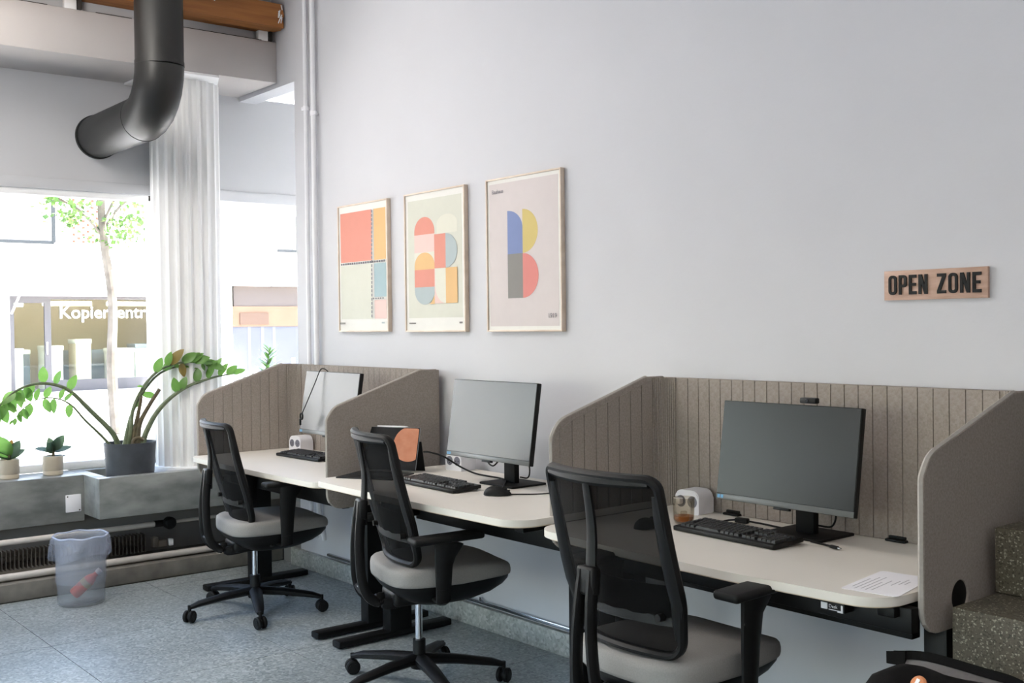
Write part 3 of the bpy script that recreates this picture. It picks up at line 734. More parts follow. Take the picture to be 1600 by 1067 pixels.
# ================================================================== CHAIRS
def make_chair(label, loc, rot, base_rot, lift, adz=0, ady=0, sdy=0, bdz=0, bo=(0, 0)):
    t = thing('office_chair', label, 'office chair', loc, rot, 'black office chairs with mesh backs')
    # five-star base: all arms one casting; casters are parts
    bm = lathe(bmesh.new(), [(0, .075), (.034, .075), (.04, .09), (.036, .128), (0, .13)], 20, c=(bo[0], bo[1], 0))
    for k in range(5):
        a = R(72*k)+base_rot; d = Vector((math.cos(a), math.sin(a), 0)); B0 = Vector((bo[0], bo[1], 0))
        pts = [B0+d*.02+Vector((0, 0, .112)), B0+d*.15+Vector((0, 0, .104)), B0+d*.29+Vector((0, 0, .086)), B0+d*.338+Vector((0, 0, .074))]
        tube(bm, pts, [.036, .031, .025, .017], 8, sx=.62, sy=1.0, up=(0, 0, 1))
    obj('star_base', bm, M_powder, t)
    for k in range(5):
        a = R(72*k)+base_rot; d = Vector((math.cos(a), math.sin(a), 0)); c = d*.340+Vector((bo[0], bo[1], .03)); s = R(40+67*k)
        ax = Vector((math.cos(s), math.sin(s), 0)); bm = bmesh.new()
        tube(bm, [c+ax*.006, c+ax*.010, c+ax*.021, c+ax*.025], [.026, .0295, .0295, .024], 20); tube(bm, [c-ax*.006, c-ax*.010, c-ax*.021, c-ax*.025], [.026, .0295, .0295, .024], 20)
        cyl(bm, c-ax*.01, c+ax*.01, .018, 12); cyl(bm, c+Vector((0, 0, .012)), c+Vector((0, 0, .055)), .009, 10)
        ca = obj('caster', bm, M_black_soft, t)
        for sg in (-1, 1): obj('hub_cap', cyl(bmesh.new(), c+ax*.0245*sg, c+ax*.027*sg, .017, 16), M_black, ca)
    obj('gas_sleeve', tube(bmesh.new(), [(bo[0], bo[1], .12), (bo[0], bo[1], .19)], .026, 18), M_black, t)
    obj('gas_column', tube(bmesh.new(), [(bo[0], bo[1], .18), (bo[0], bo[1], .32+lift)], .0145, 18), M_chrome, t)
    Lz = lift
    bm = bmesh.new(); box(bm, (0, .0, .335+Lz), (.17, .26, .06), bevel=.018, seg=3); box(bm, (0, .10, .355+Lz), (.30, .06, .03), bevel=.008); box(bm, (.14, .03, .345+Lz), (.10, .016, .014), bevel=.004)
    obj('mechanism', bm, M_black, t)
    # seat pad: superellipse slices
    def pad(bm, prof, fdrop, n=44):
        rings = []
        for f, z in prof:
            ring = []
            for k in range(n):
                a = 2*math.pi*k/n; c_, s_ = math.cos(a), math.sin(a); e = 2/4.2
                x = math.copysign(abs(c_)**e, c_)*.238*f; y = math.copysign(abs(s_)**e, s_)*.243*f
                yy = y*(1.05+sdy)+.085+sdy; x *= 1-.07*max(0, y/.243)
                dz = -fdrop*max(0, (y-.09)/.15)**2+.008*(x/.238)**2+(.026*max(0, (y+.05)/.293)**2 if z < .43 else 0)
                ring.append(bm.verts.new((x, yy, z+dz+Lz)))
            rings.append(ring)
        for A, B in zip(rings, rings[1:]):
            for k in range(n): bm.faces.new((A[k], A[(k+1) % n], B[(k+1) % n], B[k]))
        bm.faces.new(rings[0][::-1]); bm.faces.new(rings[-1]); return bm
    obj('seat_pad', pad(bmesh.new(), [(.965, .398), (.992, .402), (1.0, .412), (1.0, .444), (.990, .457), (.962, .465), (.88, .469), (.5, .468), (.2, .466)], .020), M_seat, t, 50)
    obj('seat_shell', pad(bmesh.new(), [(.25, .300), (.5, .308), (.72, .332), (.88, .364), (.955, .390), (.965, .400), (.93, .402)], .03), M_black, t, 50)
    # back carrier: a U-shaped double bar rising behind the seat
    bm = bmesh.new()
    for s in (-1, 1):
        pts = spline([(s*.05, -.06, .325), (s*.046, -.15, .318), (s*.043, -.215, .345), (s*.038, -.245, .41), (s*.030, -.252, .52), (s*.024, -.247, .62), (s*.019, -.234, .72)], 5)
        tube(bm, [p+Vector((0, 0, Lz)) for p in pts], [.022]*6+[.0175]*(len(pts)-6), 8, sx=1.15, sy=.72, up=(0, -1, .3))
    box(bm, (0, -.234, .69+Lz), (.07, .036, .08), rx(R(-4)), .010, 3); box(bm, (0, -.235, .375+Lz), (.09, .03, .05), rx(R(30)), .01)
    obj('back_carrier', bm, M_black, t)
    # back rest
    def bp(x, z):      # back surface: leans, bowed forwards at the sides
        f = (z-.47)/.51
        y = -.098-.135*f-.008*math.sin(math.pi*min(1, max(0, f)))+.05*(x/.225)**2
        return Vector((x, y, z+Lz+bdz))
    H0, H1 = .485, .985
    wdt = lambda z: (.19+.036*min(1, ((z-H0)/(H1-H0))/.3)) if z < H0+.3*(H1-H0) else .226-.006*((z-H0)/(H1-H0)-.3)/.7
    prof = round_poly([(-.195, H0), (.195, H0), (.226, .64), (.220, H1), (-.220, H1), (-.226, .64)], [.06, .06, .3, .032, .032, .3], 7)
    # resample outline densely
    dense = []
    for i in range(len(prof)):
        a, b = Vector(prof[i]), Vector(prof[(i+1) % len(prof)]); m_ = max(1, int((b-a).length/.03))
        for k in range(m_): dense.append(a.lerp(b, k/m_))
    bm = tube(bmesh.new(), [bp(p.x, p.y) for p in dense], .0125, 8, closed=True, sx=1.35, sy=.95, up=(0, 1, .2))
    for s in (-1, 1):   # wide side flanges and thick bottom/top rails
        tube(bm, [bp(s*(wdt(z)-.010), z)+Vector((0, -.003, 0)) for z in (.535, .58, .64, .70, .76, .82, .88, .94)], [.006, .014, .019, .020, .019, .018, .016, .010], 8, sx=.7, sy=1.25, up=(0, 1, .2))
    tube(bm, [bp(x, .972)+Vector((0, -.004, 0)) for x in (-.2, -.13, -.06, 0, .06, .13, .2)], [.012, .015, .017, .018, .017, .015, .012], 8)
    obj('back_frame', bm, M_black, t)
    g = bmesh.new(); nx, nz = 12, 12; vs = []
    for j in range(nz+1):
        z = H0+.006+(H1-H0-.012)*j/nz; f = (z-H0)/(H1-H0)
        wd = (.19+.036*min(1, f/.3)) if f < .3 else .226-.006*(f-.3)/.7
        vs.append([g.verts.new(bp(wd*(2*i/nx-1)*.985, z)) for i in range(nx+1)])
    for j in range(nz):
        for i in range(nx): g.faces.new((vs[j][i], vs[j][i+1], vs[j+1][i+1], vs[j+1][i]))
    obj('back_mesh', g, M_mesh, t, 60)
    # spine from carrier to top rail, lumbar bar
    pts = spline([Vector((0, -.226, .63+Lz)), Vector((0, -.222, .72+Lz)), bp(0, .84)+Vector((0, -.018, 0)), bp(0, .972)+Vector((0, -.010, 0))], 3)
    bm = tube(bmesh.new(), pts, [.023-.010*k/9 for k in range(10)], 8, sx=.62, sy=1.1, up=(0, -1, .2))
    obj('back_spine', bm, M_black, t)
    bm = bmesh.new(); lb = [bp(x, .63) for x in (-.2, -.12, -.04, .04, .12, .2)]
    for i in range(5):
        a, b = lb[i], lb[i+1]
        q = [a+Vector((0, .008, -.055)), b+Vector((0, .008, -.055)), b+Vector((0, .008, .055)), a+Vector((0, .008, .055))]
        va = [bm.verts.new(p) for p in q]; bm.faces.new(va)
    bmesh.ops.remove_doubles(bm, verts=bm.verts[:], dist=1e-5); bmesh.ops.solidify(bm, geom=bm.faces[:], thickness=.006)
    lo = obj('lumbar_support', bm, see_l, t)
    for s in (-1, 1):
        b = bmesh.new(); cyl(b, bp(s*.165, .60)+Vector((0, -.002, 0)), bp(s*.165, .60)+Vector((0, -.022, 0)), .011, 12); obj('lumbar_knob', b, M_black, lo)
    # arms
    for s in (-1, 1):
        bm = bmesh.new(); box(bm, (s*.30, .125+ady, .668+Lz+adz), (.09, .285, .026), rx(R(2)), .011, 3)
        a = obj('armrest', bm, M_black_soft, t)
        bm = bmesh.new()
        ay = ady*.85; pts = [(s*.295, .12+ay, .655+Lz+adz), (s*.292, .105+ay, .60+Lz+adz), (s*.29, .10+ay, .50+Lz), (s*.288, .098+ay, .385+Lz)]
        tube(bm, pts, [.062, .043, .036, .030], 10, sx=1, sy=.42, up=(0, 1, 0))
        tube(bm, [(s*.289, .098+ay, .41+Lz), (s*.285, .098+ay, .365+Lz), (s*.25, .098+ay*.9, .35+Lz), (s*.12, .098+ay*.8, .352+Lz)], [.03, .03, .026, .026], 8, sx=1, sy=.5, up=(0, 1, 0))
        obj('arm_post', bm, M_black, a)
    return t
see_l = see_through('lumbar_plastic', (26, 27, 28), .82, .5)
C1 = make_chair('black mesh-back office chair with grey seat nearest the window', (-5.20, -.70, 0), R(-8), R(266+8), .02, 0, -.03, .01, -.03)
C2 = make_chair('black mesh-back office chair with grey seat at the middle desk', (-3.685, -.72, 0), R(-14), R(57+14), .042, -.062, -.12, .01)
C3 = make_chair('black mesh-back office chair with grey seat at the big booth desk, closest to the camera', (-2.235, -.895, 0), R(-1), R(250), .05, 0, 0, .045)

# ================================================================== WALL ITEMS
def poster(label, x0, x1, z0, z1, shapes, texts, sheet):
    t = thing('framed_poster', label, 'poster', ((x0+x1)/2, 0, (z0+z1)/2), 0, 'framed geometric posters in a row on the long wall')
    W, H = (x1-x0)/2, (z1-z0)/2; fw = .0075; dp = .026
    bm = bmesh.new()
    bx(-W, -W+fw, -dp, -.001, -H, H, .0012, bm=bm); bx(W-fw, W, -dp, -.001, -H, H, .0012, bm=bm)
    bx(-W+fw, W-fw, -dp, -.001, H-fw, H, .0012, bm=bm); bx(-W+fw, W-fw, -dp, -.001, -H, -H+fw, .0012, bm=bm)
    obj('frame', bm, M_frame, t)
    obj('paper', bx(-W+fw-.001, W-fw+.001, -.019, -.004, -H+fw-.001, H-fw+.001), sheet, t)
    X = lambda f: -W+2*W*f
    Z = lambda f: H-2*H*f
    for i, (m, poly) in enumerate(shapes):
        y0 = -.0192-.00025*i
        bm = prism(bmesh.new(), [(X(a), Z(b)) for a, b in poly], lambda x, z: (x, y0+.0002, z), lambda x, z: (x, y0-.0002, z))
        obj('printed_shape', bm, m, t, 0)
    for txt, fx, fz, size in texts:
        bm = bmesh.new(); add_mesh(bm, text_mesh(txt, size), Matrix.Translation((X(fx), -.0235, Z(fz))) @ Matrix.Rotation(R(90), 4, 'X'))
        obj('printed_text', bm, M_ink, t, 0)
    return t
def rect(a, b, c, d): return [(a, b), (c, b), (c, d), (a, d)]
def arc(cx, cy, rxx, ryy, a0, a1, n=20): return [(cx+rxx*math.cos(R(a0+(a1-a0)*k/n)), cy-ryy*math.sin(R(a0+(a1-a0)*k/n))) for k in range(n+1)]
pm = lambda n, c: mat('print_'+n, tuple(x*.91 for x in c), .7, var=.015)
P_white = pm('white', (236, 234, 228)); P_red = pm('coral', (226, 146, 128)); P_yel = pm('apricot', (232, 188, 128)); P_beige = pm('sage', (216, 216, 202))
P_blue = pm('greyblue', (166, 190, 196)); P_pink = pm('pink', (236, 204, 196)); P_line = pm('slate', (130, 128, 134)); P_cream = pm('cream', (226, 224, 208))
P_lil = pm('blush', (218, 208, 206)); P_indigo = pm('indigo', (126, 142, 190)); P_gold = pm('gold', (214, 192, 116)); P_grey = pm('grey', (138, 134, 130)); P_rose = pm('rose', (226, 136, 128)); P_mint = pm('bluegrey', (178, 190, 192))
sh1 = [(P_red, rect(.045, .062, .685, .452)), (P_yel, rect(.725, .062, .955, .452)), (P_beige, rect(.045, .478, .685, .90)), (P_blue, rect(.725, .478, .955, .735)), (P_pink, rect(.725, .757, .955, .90))]
for k in range(20): sh1.append((P_line, rect(.05+k*.046, .457, .05+k*.046+.03, .472)))
for k in range(26): sh1.append((P_line, rect(.694, .068+k*.032, .716, .068+k*.032+.022)))
for k in range(5): sh1.append((P_line, rect(.73+k*.046, .74, .73+k*.046+.03, .752)))
sh1 += [(P_grey, rect(.05, .925, .17, .94)), (P_mint, rect(.9, .925, .955, .938))]
poster('framed poster of coral, yellow and blue rectangles, nearest the window', -5.486, -4.968, 1.418, 2.125, sh1, [], P_white)
sh2 = [(P_beige, rect(.055, .055, .945, .90)),
       (P_cream, arc(.71, .245, .165, .065, 0, 180)+[(.545, .31), (.875, .31)]),
       (P_red, arc(.335, .285, .17, .105, 0, 180)+[(.165, .305), (.505, .305)]), (P_pink, rect(.165, .305, .505, .432)),
       (P_cream, rect(.165, .432, .505, .56)), (P_yel, arc(.335, .53, .17, .097, 0, 180)+[(.165, .555), (.505, .555)]), (P_red, rect(.165, .555, .505, .68)),
       (P_mint, [(.165, .68), (.505, .68)]+arc(.335, .70, .17, .105, 0, -180)),
       (P_red, rect(.505, .313, .69, .553)), (P_mint, [(.69, .313)]+arc(.69, .433, .185, .12, 90, -90)),
       (P_pink, rect(.505, .553, .69, .80)), (P_cream, [(.69, .553), (.69, .80)]+arc(.69, .67, .175, .13, 270, 180)+[(.515, .553)]), (P_yel, rect(.69, .553, .875, .80)),
       (P_yel, [(.505, .74), (.505, .803), (.42, .803)]+[(.46, .785)]),
       (P_grey, rect(.065, .932, .18, .942)), (P_grey, rect(.9, .93, .95, .942))]
poster('framed poster of overlapping coral and grey-blue arches, middle of the three', -4.806, -4.282, 1.416, 2.125, sh2, [], P_white)
sh3 = [(P_lil, rect(.04, .035, .955, .965)), (P_indigo, [(.29, .22)]+[(.29+.205*math.sin(R(a)), .34-.12*math.cos(R(a))) for a in range(0, 91, 6)]+[(.495, .50), (.29, .50)]),
       (P_gold, [(.495, .22)]+arc(.495, .36, .20, .14, 90, -90)), (P_grey, rect(.29, .50, .495, .785)), (P_rose, arc(.495, .643, .205, .142, 90, -90))]
poster('framed poster of a large blue, gold, grey and rose letter B', -4.112, -3.581, 1.416, 2.125, sh3, [('Bauhaus', .085, .098, .026), ('1919', .82, .915, .03)], P_white)
# ---- sign
sg = thing('open_zone_sign', 'pale wooden sign with raised black capitals OPEN ZONE', 'sign', (-1.85, -.001, 1.559))
obj('board', bx(-.174, .174, -.012, 0, -.047, .047, .001), M_sign, sg)
def letter(ch):
    s = .138
    rr = lambda x0, y0, x1, y1, r_: round_poly([(x0, y0), (x1, y0), (x1, y1), (x0, y1)], r_, 5)
    if ch == 'O': return [rr(0, 0, .44, 1, .2), rr(s-.01, .15, .44-s+.01, .85, .065)], .44
    if ch == 'P': return [round_poly([(0, 0), (s, 0), (s, .38), (.43, .38), (.43, 1), (0, 1)], [0, 0, 0, .17, .17, 0], 5), round_poly([(s, .52), (.285, .52), (.285, .86), (s, .86)], [0, .05, .05, 0], 4)], .43
    if ch == 'E': return [[(0, 0), (.40, 0), (.40, .16), (s, .16), (s, .43), (.36, .43), (.36, .58), (s, .58), (s, .84), (.40, .84), (.40, 1), (0, 1)]], .40
    if ch == 'N': return [[(0, 0), (.14, 0), (.14, .55), (.31, 0), (.46, 0), (.46, 1), (.32, 1), (.32, .47), (.16, 1), (0, 1)]], .46
    if ch == 'Z': return [[(0, 0), (.43, 0), (.43, .16), (.175, .16), (.43, .86), (.43, 1), (0, 1), (0, .84), (.25, .84), (0, .14)]], .43
def word(wd, x0, x1, z, h):
    tot = sum(letter(c)[1] for c in wd)+.12*(len(wd)-1); k = (x1-x0)/tot; x = x0
    for c in wd:
        loops, wi = letter(c); me = curve_mesh([[(p[0]*k, p[1]*h) for p in l] for l in loops], .0045)
        bm = bmesh.new(); add_mesh(bm, me, Matrix.Translation((x, -.0142, z)) @ Matrix.Rotation(R(90), 4, 'X')); bpy.data.meshes.remove(me)
        obj('letter', bm, M_black_soft, sg, 25); x += (wi+.12)*k
word('OPEN', -.156, -.021, -.030, .062); word('ZONE', .012, .155, -.030, .062)

# ================================================================== PLANTS
def leaf_mesh(name, L, W, fold=.18, bend=.15, m=M_leaf, tip=1.0):
    bm = bmesh.new(); n = 8; rows = []
    for i in range(n+1):
        t = i/n; wd = W/2*(math.sin(math.pi*t**.85))**.75*(1 if t < .99 else 0)
        z = bend*L*(t*t)*-1; y = L*t
        rows.append([bm.verts.new((-wd, y, z+fold*wd)), bm.verts.new((0, y, z)), bm.verts.new((wd, y, z+fold*wd))])
    for a, b in zip(rows, rows[1:]):
        for k in range(2): bm.faces.new((a[k], a[k+1], b[k+1], b[k]))
    bmesh.ops.remove_doubles(bm, verts=bm.verts[:], dist=1e-6)
    me = bpy.data.meshes.new(name); bm.to_mesh(me); bm.free(); me.materials.append(m)
    me.polygons.foreach_set('use_smooth', [True]*len(me.polygons)); return me
def orient(p, d, face, roll=0):
    d = Vector(d).normalized(); f = Vector(face); f = (f-d*f.dot(d)).normalized(); x = d.cross(f)
    M = Matrix(((x.x, d.x, f.x, p[0]), (x.y, d.y, f.y, p[1]), (x.z, d.z, f.z, p[2]), (0, 0, 0, 1)))
    return M @ Matrix.Rotation(roll, 4, 'Y')
ZL = leaf_mesh('leaf', .092, .050); ZLS = leaf_mesh('leaf', .06, .026); ZLB = leaf_mesh('leaf', .10, .052, m=M_leafbrown)
zz = thing('zz_plant', 'big arching green plant in a charcoal pot on the planter trough', 'plant', (-6.43, -.885, .546))
O = Vector((-6.43, -.885, .546))
obj('pot', lathe(bmesh.new(), [(0, 0), (.122, 0), (.132, .01), (.142, .16), (.148, .243), (.139, .243), (.134, .20), (0, .20)], 44, sx=.92, sy=1.0), M_pot, zz)
obj('soil', lathe(bmesh.new(), [(0, .215), (.09, .213), (.128, .202), (.128, .198), (0, .198)], 30, sx=.92), M_soil, zz)
def stem(pts, r0, r1, m=M_stem, n=6):
    P = spline([Vector(p)-O for p in pts], n); k = len(P)
    obj('stem', tube(bmesh.new(), P, [r0+(r1-r0)*(i/(k-1))**.7 for i in range(k)], 8), m, zz); return P
def zleaf(p, d, me=None, roll=0, sc_=1.0):
    M = orient(p, d, (CAM-O)*.15+Vector((0, -.2, .5)), roll) @ Matrix.Scale(sc_, 4); inst('leaf', me or ZL, zz, M)
x0 = -6.42
A = stem([(x0, -.95, .75), (x0, -.99, .85), (x0, -1.117, .991), (x0, -1.215, 1.095), (x0, -1.30, 1.140), (x0, -1.40, 1.152), (x0, -1.49, 1.127), (x0-.0, -1.56, 1.08), (x0, -1.63, 1.0)], .019, .0035)
A2 = stem([(x0+.02, -.985, .75), (x0+.02, -1.06, .84), (x0+.02, -1.15, .935), (x0+.02, -1.22, 1.02), (x0+.02, -1.30, 1.065), (x0+.02, -1.40, 1.066), (x0+.02, -1.48, 1.02), (x0+.02, -1.53, .96)], .010, .0012)
Bm = stem([(x0, -.905, .75), (x0, -.88, .88), (x0, -.868, .975), (x0, -.815, 1.09), (x0, -.73, 1.185), (x0+.02, -.63, 1.235), (x0+.04, -.53, 1.245), (x0+.05, -.43, 1.23), (x0+.06, -.37, 1.21)], .015, .003)
B2 = stem([(x0, -.925, .75), (x0-.01, -.90, .85), (x0-.02, -.868, .95), (x0-.02, -.81, 1.06), (x0-.02, -.72, 1.165), (x0-.01, -.63, 1.21), (x0, -.52, 1.225), (x0, -.42, 1.20)], .015, .003)
Cs = stem([(x0+.02, -.83, .75), (x0+.02, -.80, .84), (x0+.02, -.74, .945), (x0+.03, -.66, 1.03), (x0+.04, -.56, 1.095), (x0+.05, -.46, 1.13), (x0+.06, -.36, 1.155), (x0+.07, -.27, 1.165)], .021, .004)
stem([(x0, -.88, .75), (x0, -.855, .87), (x0, -.835, .96), (x0, -.815, 1.055)], .018, .009, M_stemdry)
stem([(x0+.02, -.85, .75), (x0+.02, -.84, .88), (x0+.02, -.79, .98), (x0+.02, -.715, 1.09)], .018, .010, M_stemdry)
stem([(x0+.05, -.87, .75), (x0+.055, -.89, .795), (x0+.055, -.86, .815), (x0+.06, -.83, .80)], .014, .010, M_stemdry)
def along(P, f): return P[min(len(P)-1, int(f*(len(P)-1)))]
for f, dy, dz, s in ((.60, .02, 1, 1.05), (.50, .25, 1, .95), (.40, .35, 1, 1.05), (.66, -.55, -.9, 1.0), (.71, .35, -1, 1.05), (.76, -.1, -.9, 1.15), (.80, -.6, -.5, 1.1), (.86, .3, -1, 1.1), (.90, -.3, -1, 1.2), (.94, .35, -1, 1.15), (.97, -.1, -1, 1.2), (.99, -.5, -.6, 1.1), (.83, .7, -.6, .9), (.92, .8, -.5, 1)):
    zleaf(along(A, f), (random.uniform(-.15, .3), dy, dz), None, random.uniform(-.4, .4), s)
for f, dy, dz, s in ((.47, -.1, -.9, .85), (.52, .55, .7, .75), (.56, .3, .9, .7), (.60, -.15, -1, .95), (.67, .45, .85, .8), (.69, .25, -1, .95), (.76, .2, .9, .75), (.80, -.2, -1, .9), (.86, .3, -1, .75), (.90, -.3, -1, .65), (.94, .3, -1, .55), (.98, -.2, -1, .45), (1, -.6, -.5, .4)):
    zleaf(along(A2, f), (random.uniform(-.1, .2), dy, dz), None, random.uniform(-.4, .4), s)
for f, dy, dz, s, me in ((.52, .25, 1, 1.1, ZL), (.60, .15, 1, 1, ZL), (.62, .55, .9, 1.25, ZLB), (.70, .8, .6, 1.15, ZL), (.74, .75, .5, 1.2, ZL), (.78, .9, .35, 1.1, ZL), (.82, 1, .15, 1.15, ZL), (.86, 1, -.05, 1.1, ZL), (.9, 1, -.25, 1.1, ZL), (.93, .7, .6, .8, ZLS), (.99, .5, .9, 1.1, ZLS), (.97, .9, .1, .7, ZLS), (.7, .1, -1, .9, ZLB), (.84, .25, -1, .8, ZLS), (.91, .05, -1, .9, ZLS), (.40, -.9, .2, .8, ZLS)):
    zleaf(along(Bm, f), (random.uniform(.0, .5), dy, dz), me, random.uniform(-.3, .3), s)
for f, dy, dz, s in ((.45, .9, -.05, 1.05), (.66, .6, .7, 1.1), (.74, .8, .5, 1.1), (.8, .9, .2, 1.15), (.88, 1, -.1, 1), (.93, .8, -.6, .9), (.35, .4, .6, .5)):
    zleaf(along(B2, f), (random.uniform(.0, .4), dy, dz), None, random.uniform(-.3, .3), s)
for f, dy, dz, s in ((.52, -.35, 1, 1.05), (.54, .35, .95, 1.0), (.68, .12, 1, 1.05), (.78, .35, 1, 1.15), (.87, .5, .9, 1.05), (.95, .7, .6, 1), (1, .9, .4, .9)):
    zleaf(along(Cs, f), (random.uniform(-.1, .3), dy, dz), None, random.uniform(-.5, .5), s)
# small rubber plants in cream pots
RL = leaf_mesh('leaf', .098, .054, .12, .1, M_leafdark); RG = leaf_mesh('leaf', .13, .085, .05, .1, M_leaf); RO = leaf_mesh('leaf', .06, .035, .1, .1, mat('orange_leaf', (196, 140, 72), .5))
def small_plant(label, loc, leaves):
    t = thing('small_potted_plant', label, 'plant', loc)
    obj('pot', lathe(bmesh.new(), [(0, 0), (.052, 0), (.055, .004), (.055, .022), (.0535, .026), (.056, .03), (.056, .108), (.052, .110), (.050, .10), (0, .098)], 32), M_cream, t)
    obj('soil', lathe(bmesh.new(), [(0, .102), (.05, .099), (.05, .096), (0, .096)], 20), M_soil, t)
    obj('stem', tube(bmesh.new(), [(0, 0, .095), (.003, .002, .11), (0, .004, .135)], .008, 8), M_stemdry, t)
    for d, z, s, me, face in leaves:
        inst('leaf', me, t, orient((0, .003, .10+(z-.10)*.55), d, face) @ Matrix.Scale(s, 4))
    return t
small_plant('small dark-leaved plant in a cream pot on the sill, right one of two', (-6.63, -1.262, .6135), [
    ((.2, -.95, .30), .16, 1.15, RL, (.5, 0, 1)), ((.2, .95, .32), .155, 1.1, RL, (.5, 0, 1)), ((.5, -.45, .75), .14, .95, RL, (.8, -.3, .4)), ((.3, .25, .9), .16, .95, RL, (.8, -.3, .2)), ((-.3, -.2, .95), .16, .9, RL, (.8, -.3, .2)),
    ((.3, -.85, .12), .105, .6, RL, (.3, 0, 1)), ((.3, .9, .1), .105, .75, RL, (.3, 0, 1)), ((.1, .5, .8), .165, 1.1, RL, (.8, -.3, .2)), ((.5, -.2, .55), .165, .8, RL, (.7, 0, .6))])
small_plant('small plant with one big green leaf in a cream pot, left one of two', (-6.63, -1.502, .6135), [
    ((.2, -.55, .9), .12, 1.25, RG, (.9, -.3, .2)), ((.1, .25, .95), .21, 1.0, RO, (.9, -.3, .2)), ((.3, .42, .9), .12, 1.2, RL, (.9, -.3, .2)), ((.3, .75, .55), .12, 1.0, RL, (.6, -.3, .8)), ((.5, -.85, .35), .11, .9, RL, (.4, 0, 1)), ((.7, -.3, .3), .11, .7, RL, (.4, 0, 1)), ((.7, .2, .25), .11, .6, RL, (.4, 0, 1)), ((.2, -.9, .55), .15, .8, RL, (.4, 0, 1))])
# spiky plant behind the first booth
sp = thing('spiky_plant', 'upright spiky green plant behind the window booth screen', 'plant', (-6.5, .03, .546))
obj('pot', lathe(bmesh.new(), [(0, 0), (.08, 0), (.1, .16), (.092, .16), (.088, .14), (0, .14)], 32), M_pot, sp)
obj('soil', lathe(bmesh.new(), [(0, .146), (.088, .143), (.088, .138), (0, .138)], 20), M_soil, sp)
obj('stem', tube(bmesh.new(), [(0, 0, .13), (.005, -.01, .4), (.0, .0, .66), (0, .02, .76)], [.008, .006, .004, .002], 8), M_stem, sp)
NL = leaf_mesh('leaf', .105, .022, .2, .2); NB = leaf_mesh('leaf', .10, .06, .1, .2)
for k in range(26):
    z = .56+.2*k/26; a = k*2.4
    inst('leaf', NL, sp, orient((0, .004+.016*k/26, z), (math.cos(a), math.sin(a), .75+.4*k/26), (0, 0, 1)) @ Matrix.Scale(1.1-.4*k/26, 4))
for k in range(6):
    inst('leaf', NB, sp, orient((0, 0, .52+.01*k), (math.cos(k*1.1+2), math.sin(k*1.1+2), .5), (0, 0, 1)))

# ================================================================== BIN
bn = thing('waste_bin', 'translucent waste bin with a plastic liner beside the radiator', 'bin', (-5.985, -1.318, 0))
obj('bin_wall', lathe(bmesh.new(), [(0, .002), (.112, .002), (.118, .008), (.130, .35), (.134, .355), (.129, .356), (.127, .35), (.114, .012), (0, .010)], 40), M_bin, bn)
bm = bmesh.new(); n = 72; prof = [(.128, .12), (.127, .25), (.130, .352), (.138, .366), (.146, .352), (.150, .315), (.152, .28), (.147, .262)]
rings = []
for j, (r_, z) in enumerate(prof):
    ring = []
    for k in range(n):
        a = 2*math.pi*k/n; amp = (0, .003, .003, .004, .006, .011, .015, .013)[j]
        q = r_+amp*(math.sin(5*a+.7*j)+.6*math.sin(11*a+j)); zz_ = z+(.012*math.sin(3*a+1) if j > 5 else .003*math.sin(7*a))*(1 if j > 2 else 0)-(.03*max(0, math.sin(a-2.6)) if j > 5 else 0)
        ring.append(bm.verts.new((q*math.cos(a), q*math.sin(a), zz_)))
    rings.append(ring)
for A_, B_ in zip(rings, rings[1:]):
    for k in range(n): bm.faces.new((A_[k], A_[(k+1) % n], B_[(k+1) % n], B_[k]))
ln = obj('bin_liner', bm, M_bag, bn, 60)
bm = bmesh.new(); rings = []
for j, (r_, z) in enumerate(((.02, .016), (.10, .02), (.108, .05), (.115, .12), (.122, .25), (.126, .352))):
    ring = []
    for k in range(n):
        a = 2*math.pi*k/n; q = r_*(1+(.05*math.sin(4*a+j)+.03*math.sin(9*a+2*j))*(1 if 0 < j < 5 else .2)*.8); q = min(q, .113+.013*j/5); ring.append(bm.verts.new((q*math.cos(a), q*math.sin(a), z)))
    rings.append(ring)
for A_, B_ in zip(rings, rings[1:]):
    for k in range(n): bm.faces.new((A_[k], A_[(k+1) % n], B_[(k+1) % n], B_[k]))
obj('inner_liner', bm, see_through('bin_liner_inner', (190, 196, 206), .12, .25), bn, 60)
obj('rim_fold', tube(bmesh.new(), [(.138*math.cos(R(a)), .138*math.sin(R(a)), .362+.003*math.sin(R(a*7))) for a in range(0, 360, 6)], .0045, 6, closed=True), M_bagrim, bn)
bt = thing('red_bottle', 'red bottle lying tilted inside the waste bin', 'bottle', (-5.985, -1.318, .03), (R(-48), 0, R(-25)))
obj('bottle_body', lathe(bmesh.new(), [(0, -.03), (.028, -.03), (.031, -.02), (.031, .07), (.024, .095), (.014, .11), (.013, .13), (0, .13)], 24), M_red, bt)
obj('bottle_cap', lathe(bmesh.new(), [(0, .128), (.016, .128), (.016, .15), (0, .15)], 20), M_redcap, bt)
obj('bottle_label', lathe(bmesh.new(), [(.0315, .04), (.0315, .07)], 24), mat('bottle_label', (176, 150, 110), .6), bt)
bt.location = (-5.965, -1.34, .075)

